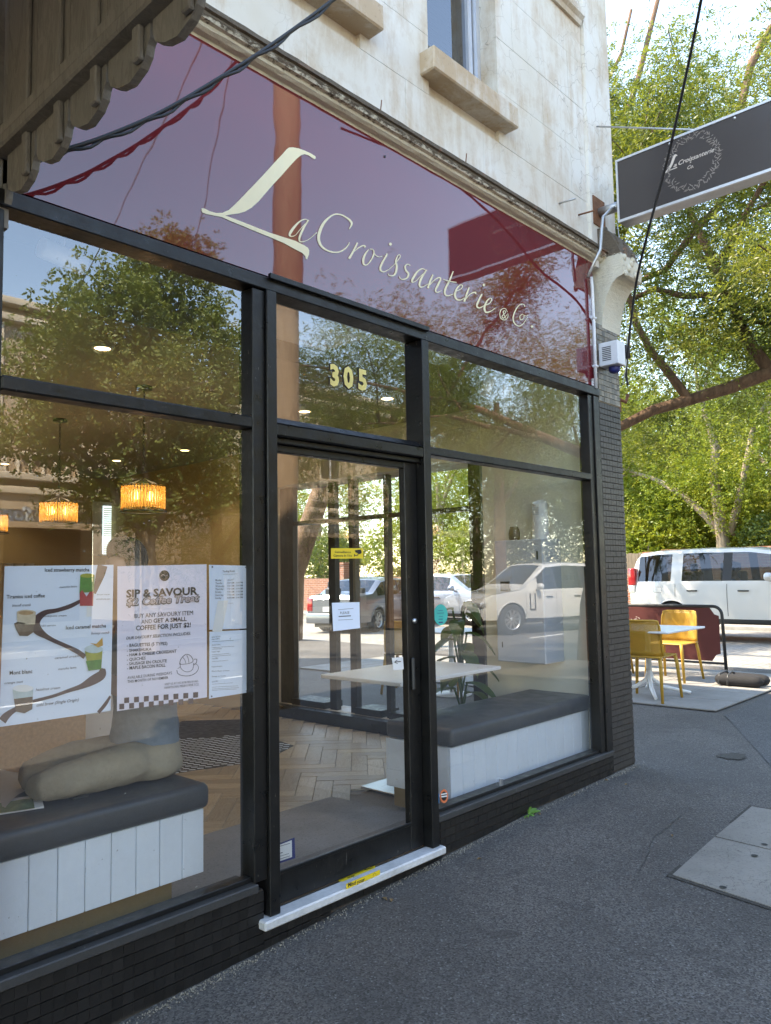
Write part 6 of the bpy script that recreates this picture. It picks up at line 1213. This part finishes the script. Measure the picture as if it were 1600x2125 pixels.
for k, (x, y, h, lm_, lab) in enumerate(((26.5, 8.0, 5.6, 'leaf_bright', 'rounded yellow green tree over the paling fence'), (27.5, 2.2, 6.2, 'leaf_bright', 'rounded light green tree right of the forked trunk'), (27.0, 14.8, 6.5, 'leaf_bright', 'rounded light green tree further along the fence'), (30.5, 10.0, 7.5, 'leaf_dark', 'dark spreading tree behind the light green ones'), (30.5, 21.0, 8.0, 'leaf_sunny', 'spreading olive tree far up the side street'), (25.5, 25.5, 8.5, 'leaf_bright', 'light green tree at the bend of the fence far up the side street'), (23.5, 32.0, 9.0, 'leaf_sunny', 'olive tree at the far end of the side street'), (18.0, 37.0, 9.0, 'leaf_bright', 'light green tree closing the far end of the side street'), (35.0, 3.0, 12.0, 'leaf_sunny', 'tall olive tree at the back of the gardens'), (35.0, 9.0, 11.0, 'leaf_sunny', 'second tall olive tree at the back of the gardens'), (36.0, 15.0, 12.0, 'leaf_sunny', 'third tall olive tree at the back of the gardens'))):
    ex = ball((x, y, h * .55), (2.2, 3.4, h * .42), 200, rs_)
    tree('garden_tree', lab, [(x, y, 0, .2), (x, y + .1, h * .5, .12)], [(Vector((x, y, h * .3)), (.3, .8, 1), 1.6, .08)], lm_, 'bark_grey', 80 + k, 7000, .42, .36, 5, .026 if x < 33 else .04, .11 if x < 33 else .16, .3, 'trees beyond the brick fence', extra=ex)
def hedge(name, label, c, r, n, m, sd, lw=.03, ll=.11, cat='shrub', group=None):
    rs = np.random.RandomState(sd); e = empty(name, (c[0], c[1], .1), label, cat, group); P = ball(c, r, n, rs)
    P = P[P[:, 2] > .2]; leaf_mesh('foliage', P - np.array((c[0], c[1], .1)), rs.normal(0, 1, P.shape) + np.array((0, 0, .4)), .22, 3, lw, ll, m, e, rs, .3)
    b = B()
    for k in range(7): a = k * .9; b.tube([(.2 * math.cos(a), .2 * math.sin(a), -.1), (r[0] * .5 * math.cos(a), r[1] * .5 * math.sin(a), c[2])], [.03, .012], 5)
    b.make('stems', 'bark_grey', e)
for k, (y, rz_, m, lab) in enumerate(((6.8, 1.0, 'leaf_bright', 'glossy green shrub over the brick fence behind the rear of the white car'), (9.6, 1.1, 'leaf_dark', 'dark green shrub over the fence behind the hatchback bonnet'), (12.6, 1.2, 'leaf_bright', 'light green shrub over the fence behind the hatchback roof'), (15.8, 1.3, 'leaf_bright', 'pale green shrub above the fence up the side street'), (19.0, 1.2, 'leaf_dark', 'dark shrub at the far end of the fence'), (2.6, .8, 'leaf_dark', 'low dark shrub behind the forked tree foot'))):
    hedge('garden_shrub', lab, (23.4, y * 1.15 + .4, 2.3 + .15 * (k % 2)), (1.0, 1.9, rz_), 1300, m, 50 + k, group='shrubs along the brick fence')
# brick fence with piers, timber palings at its end
bf = empty('brick_fence', (22.0, 6.0, .1), 'low red brick fence with capped piers on the far side of the side street', 'fence')
b = B(); b.box((-.12, -12, 0), (.12, 0.95, 1.95)); b.box((-.12, 1.6, 0), (.12, 26, 1.35)); b.make('wall', 'red_brick', bf)
for y in (0.95, 5.2, 9.5, 14): b = B(); b.box((-.24, y + .001, 0), (.24, y + .45, 1.9)); b.box((-.29, y - .04, 1.9005), (.29, y + .49, 1.98)); b.make('pier', 'red_brick', bf)
b = B(); b.box((-.15, -12, 1.951), (.15, .94, 2.03)); b.make('coping', 'red_brick', bf)
pf = empty('paling_fence', (22.1, 7.7, .1), 'grey timber paling fence between the brick fence and the shrubs', 'fence')
for k in range(22): b = B(); b.box((-.01, -.9 + k * .105, 0), (.012, -.9 + k * .105 + .098, 1.95 + .01 * (k % 3))); b.make('paling', 'timber_fence', pf)
# broad leaved tree mirrored in the left windows, feathery ones mirrored in the others
ex = np.concatenate([ball((8.8, -12.8, 5.2), (2.3, 1.8, 1.7), 190, rs_), ball((8.0, -12.6, 7.0), (1.1, 1.2, 1.0), 60, rs_), ball((9.4, -12.8, 8.4), (1.0, 1.0, 1.0), 70, rs_), ball((10.2, -12.8, 6.8), (1.3, 1.3, 1.4), 90, rs_), ball((7.0, -12.6, 5.6), (.9, 1.0, 1.2), 50, rs_), ball((9.0, -12.9, 3.4), (2.0, 1.5, .7), 70, rs_)])
tree('broadleaf_tree', 'broad leaved street tree across the main road, mirrored in the left windows', [(9.0, -12.8, 0, .22), (9.0, -12.8, 1.4, .18), (8.9, -12.8, 2.6, .15)], [(Vector((8.9, -12.8, 2.2)), (.6, 0, 1), 2.4, .09), (Vector((8.9, -12.8, 2.4)), (-.6, .1, 1), 2.4, .09), (Vector((8.9, -12.8, 2.6)), (0, .2, 1), 2.6, .09)], 'leaf_broad', 'bark_grey', 41, 15000, .22, .22, 3, .028, .10, .15, extra=ex)
for k, (x, y, h, lab) in enumerate(((17.0, -12.9, 10.5, 'feathery street tree across the main road, mirrored above the door'), (22.5, -13.0, 12.5, 'feathery street tree across the main road, mirrored in the right window'), (29.0, -13.0, 13.0, 'feathery street tree furthest along the main road'), (13.0, -16.2, 6.5, 'small tree in front of the building across the main road'))):
    ex = ball((x, y, h * .60), (3.2, 2.4, h * .36), 230, rs_)
    tree('main_road_tree', lab, [(x, y, 0, .26), (x + .1, y, h * .3, .2), (x, y + .1, h * .6, .10)], [(Vector((x, y, h * .3)), (.8, .4, 1), 2.6, .1), (Vector((x, y, h * .4)), (-.8, .2, 1), 2.6, .1)], 'leaf_sunny', 'bark_red', 60 + k, 10000, .40, .32, 5, .013, .07, .5, 'trees across the main road', extra=ex)
for k, (x, y, h, lab) in enumerate(((26.0, -16.5, 8.0, 'bushy green tree past the cream shop across the main road'), (31.5, -17.0, 9.0, 'second bushy green tree past the cream shop'), (37.0, -16.5, 9.0, 'third bushy green tree along the main road'), (44.0, -16.5, 10.0, 'furthest bushy green tree along the main road'))):
    ex = ball((x, y, h * .52), (3.0, 2.0, h * .46), 260, rs_)
    tree('bushy_tree', lab, [(x, y, 0, .26), (x, y, h * .5, .12)], [(Vector((x, y, h * .3)), (.8, .4, 1), 2.0, .1)], 'leaf_sunny', 'bark_grey', 90 + k, 8000, .45, .34, 5, .024, .10, .4, 'bushy trees across the main road', extra=ex)
# ------------------------------------------------------------------ across the main road (seen mirrored in the glass)
def opposite(x0, x1, y, h, wallm, label, arch=True, nwin=3, trim='opp_trim'):
    e = empty('opposite_building', ((x0 + x1) / 2, y, .06), label, 'building'); c = Vector(e.location); q = lambda X, Y, Z: tuple(Vector((X, Y, Z)) - c)
    b = B(); b.box(q(x0, y, .06), q(x1, y - 9, h)); b.make('wall', wallm, e)
    for z, p in ((h - .5, .25), (h - .1, .35), (4.1, .22), (3.75, .12)): b = B(); b.box(q(x0, y + p, z), q(x1, y + .001, z + .18), .02); b.make('cornice', trim, e)
    w = (x1 - x0) / nwin
    for k in range(nwin + 1): xx = x0 + k * w; xx = min(max(xx, x0 + .25), x1 - .25); b = B(); b.box(q(xx - .22, y + .12, 4.29), q(xx + .22, y + .0012, h - .51)); b.box(q(xx - .28, y + .16, 4.3), q(xx + .28, y + .1202, 4.6)); b.make('pilaster', trim, e)
    for k in range(nwin):
        xc = x0 + (k + .5) * w; f = B(); P_ = [(xc - .5, 4.9), (xc + .5, 4.9), (xc + .5, 6.6)] + ([(xc + .5 * math.cos(a), 6.6 + .5 * math.sin(a)) for a in (PI * i / 10 for i in range(1, 10))] if arch else []) + [(xc - .5, 6.6)]
        f.prism([q(X, y + .02, Z) for X, Z in P_], (0, .03, 0)); wd_ = f.make('window', trim, e); g = B(); g.face([q(xc + (X - xc) * .84, y + .0525, 4.9 + (Z - 4.9) * .93 + .07) for X, Z in P_]); g.make('pane', 'opp_dark', wd_)
        b = B(); b.box(q(xc - .03, y + .055, 4.97), q(xc + .03, y + .07, 6.6)); b.box(q(xc - .42, y + .055, 5.75), q(xc - .031, y + .07, 5.81)); b.box(q(xc + .031, y + .055, 5.75), q(xc + .42, y + .07, 5.81)); b.make('sash', 'white_sky_tint', wd_)
        b = B(); b.box(q(xc - .62, y + .16, 4.74), q(xc + .62, y + .021, 4.86), .02); b.make('window_sill', trim, e)
        b = B(); b.box(q(xc - w / 2 + .35, y + .012, .5), q(xc + w / 2 - .35, y + .035, 2.9)); sf = b.make('shop_window', 'opp_dark', e)
        b = B(); b.box(q(xc - w / 2 + .35, y + .036, .3), q(xc + w / 2 - .35, y + .08, .5)); b.make('stall_riser', trim, sf)
    for k in range(int((x1 - x0) / .32)):
        b = B(); X = x0 + .2 + k * .32; b.lathe([(.05, 0), (.05, .05), (.03, .08), (.07, .2), (.05, .3), (.03, .36), (.05, .4), (.05, .45)], q(X, y + .12, 3.93 + .36), 8); b.make('baluster', trim, e)
    b = B(); b.box(q(x0, y + .2, 4.741), q(x1, y + .0615, 4.7415 + .0)); 
    # street verandah
    b = B(); b.box(q(x0, y + 2.9, 3.05), q(x1, y + .13, 3.10)); b.make('verandah_roof', 'verandah_iron', e); b = B(); b.box(q(x0, y + 2.92, 2.85), q(x1, y + 2.88, 3.049)); b.make('fascia', trim, e)
    for X in (x0 + .2, (x0 + x1) / 2, x1 - .2): b = B(); b.tube([q(X, y + 2.7, .06), q(X, y + 2.7, 3.05)], .06, 8); b.make('verandah_post', trim, e)
    return e
opposite(2.0, 10.0, -17.5, 8.6, 'pale_brick_x', 'pale brick shop across the main road with arched upper windows', True, 3)
opposite(14.5, 23.0, -17.5, 8.0, 'opp_render', 'cream rendered shop across the main road with balustrade and pilasters', False, 3)
opposite(-9, 1.2, -17.5, 8.2, 'opp_render', 'cream shop row across the main road beside the pale brick shop', True, 4)
p = Vector((5.9, -14.52, 2.86)); sn = empty('fascia_lettering', p, 'white script shop lettering on the verandah fascia across the main road', 'sign'); text('Sonny Ray', .42, 'lettering', 'white_sky_tint', sn, (0, .0, 0), rot=(PI / 2, 0, PI), shear=.25, bold=.02); sn.location = (7.2, -14.57, 2.86)
# utility pole at the kerb and its wires, mirrored in the sign
up = empty('utility_pole', (5.75, -4.35, 0), 'brown timber utility pole at the kerb, mirrored in the burgundy sign', 'utility pole')
b = B(); b.tube([(0, 0, -.2), (.02, 0, 3.0), (.05, .0, 6.0), (.08, 0, 10.5)], [.20, .185, .17, .14], 20); b.make('pole', 'pole_timber', up); b = B(); b.tube([(.17, .06, .0), (.19, .06, 10)], .028, 8); b.make('cable_guard', 'galv', up)
b = B(); b.box((-1.0, .15, 9.5), (1.1, .27, 9.62)); b.make('crossarm', 'pole_timber', up)
for X in (-.85, -.3, .45, .95): b = B(); b.lathe([(.02, 0), (.05, .02), (.05, .1), (.02, .13)], (X, .21, 9.62), 10); b.make('insulator', 'white_plastic', up)
for k, (a, c) in enumerate((((5.5, -4.15, 9.65), (5.5, 60, 9.9)), )): pass
cable('overhead_wire', [(4.9, -4.14, 9.7), (-28, -4.3, 9.2)], .012, 'overhead wire running along the main road from the pole', .5, m='galv'); cable('overhead_wire', [(6.2, -4.14, 9.7), (45, -4.3, 9.0)], .012, 'overhead wire running on past the side street', .6, m='galv')
cable('overhead_wire', [(5.4, -4.4, 9.2), (7.5, -14.5, 7.0)], .010, 'overhead wire crossing the main road to the pale brick shop', .15, m='galv'); cable('overhead_wire', [(5.4, -4.45, 8.9), (12.0, -17.3, 7.4)], .010, 'overhead wire crossing the main road between the shops', .2, m='galv')
# weed, dry leaves
wp = Vector((3.87, -.055, path_h(3.87, -.05))); we = empty('weed', wp, 'small green weed growing from the foot of the tiled wall', 'plant')
for k, (a, t, l, w_) in enumerate(((2.3, .9, .085, .02), (-.5, .35, .10, .024), (.2, .6, .085, .02), (-2.2, .5, .06, .018), (3.4, .45, .05, .016), (-1.3, .25, .07, .018), (1.0, 1.2, .075, .016))):
    d = Vector((math.cos(a) * math.cos(t), -abs(math.sin(a)) * math.cos(t) * .5, math.sin(t))); s = Vector((-math.sin(a), math.cos(a) * .6, .25)).normalized(); b = B()
    b.grid(lambda u, v: tuple(d * l * (.12 + v) + s * ((u - .5) * w_ * (math.sin(PI * min(1, v * .9 + .06)) ** .8) * (1 + .25 * math.sin(v * 22))) + Vector((0, 0, -.03 * v * v + .005 * abs(u - .5)))), 4, 9); b.make('leaf', 'leaf_weed', we)
r6 = random.Random(8)
for k in range(9):
    u, v = ((1048, 1850), (1062, 1853), (1395, 1744), (1300, 1642), (1120, 1700), (995, 1780), (1240, 1630), (1180, 1660), (1520, 1465))[k] if k < 9 else (0, 0)
    if k < 2: u -= 250; 
    p = onZ(u, v, .15); p.z = path_h(p.x, p.y) + .002; 
    if p.y > -.06 and p.x < 5.3: p.y = -.07
    b = B(); a = r6.uniform(0, 6); s = r6.uniform(.012, .022); b.add([(s * math.cos(a), s * math.sin(a), .001), (s * .5 * math.cos(a + 1.4), s * .5 * math.sin(a + 1.4), .008), (-s * math.cos(a), -s * math.sin(a), .001), (s * .5 * math.cos(a - 1.4), s * .5 * math.sin(a - 1.4), .006)], [(0, 1, 2, 3)])
    o = tag(b.make('dry_leaf', 'dry_leaf'), 'curled brown dry leaf on the footpath', 'leaf', 'dry leaves on the footpath'); o.location = p
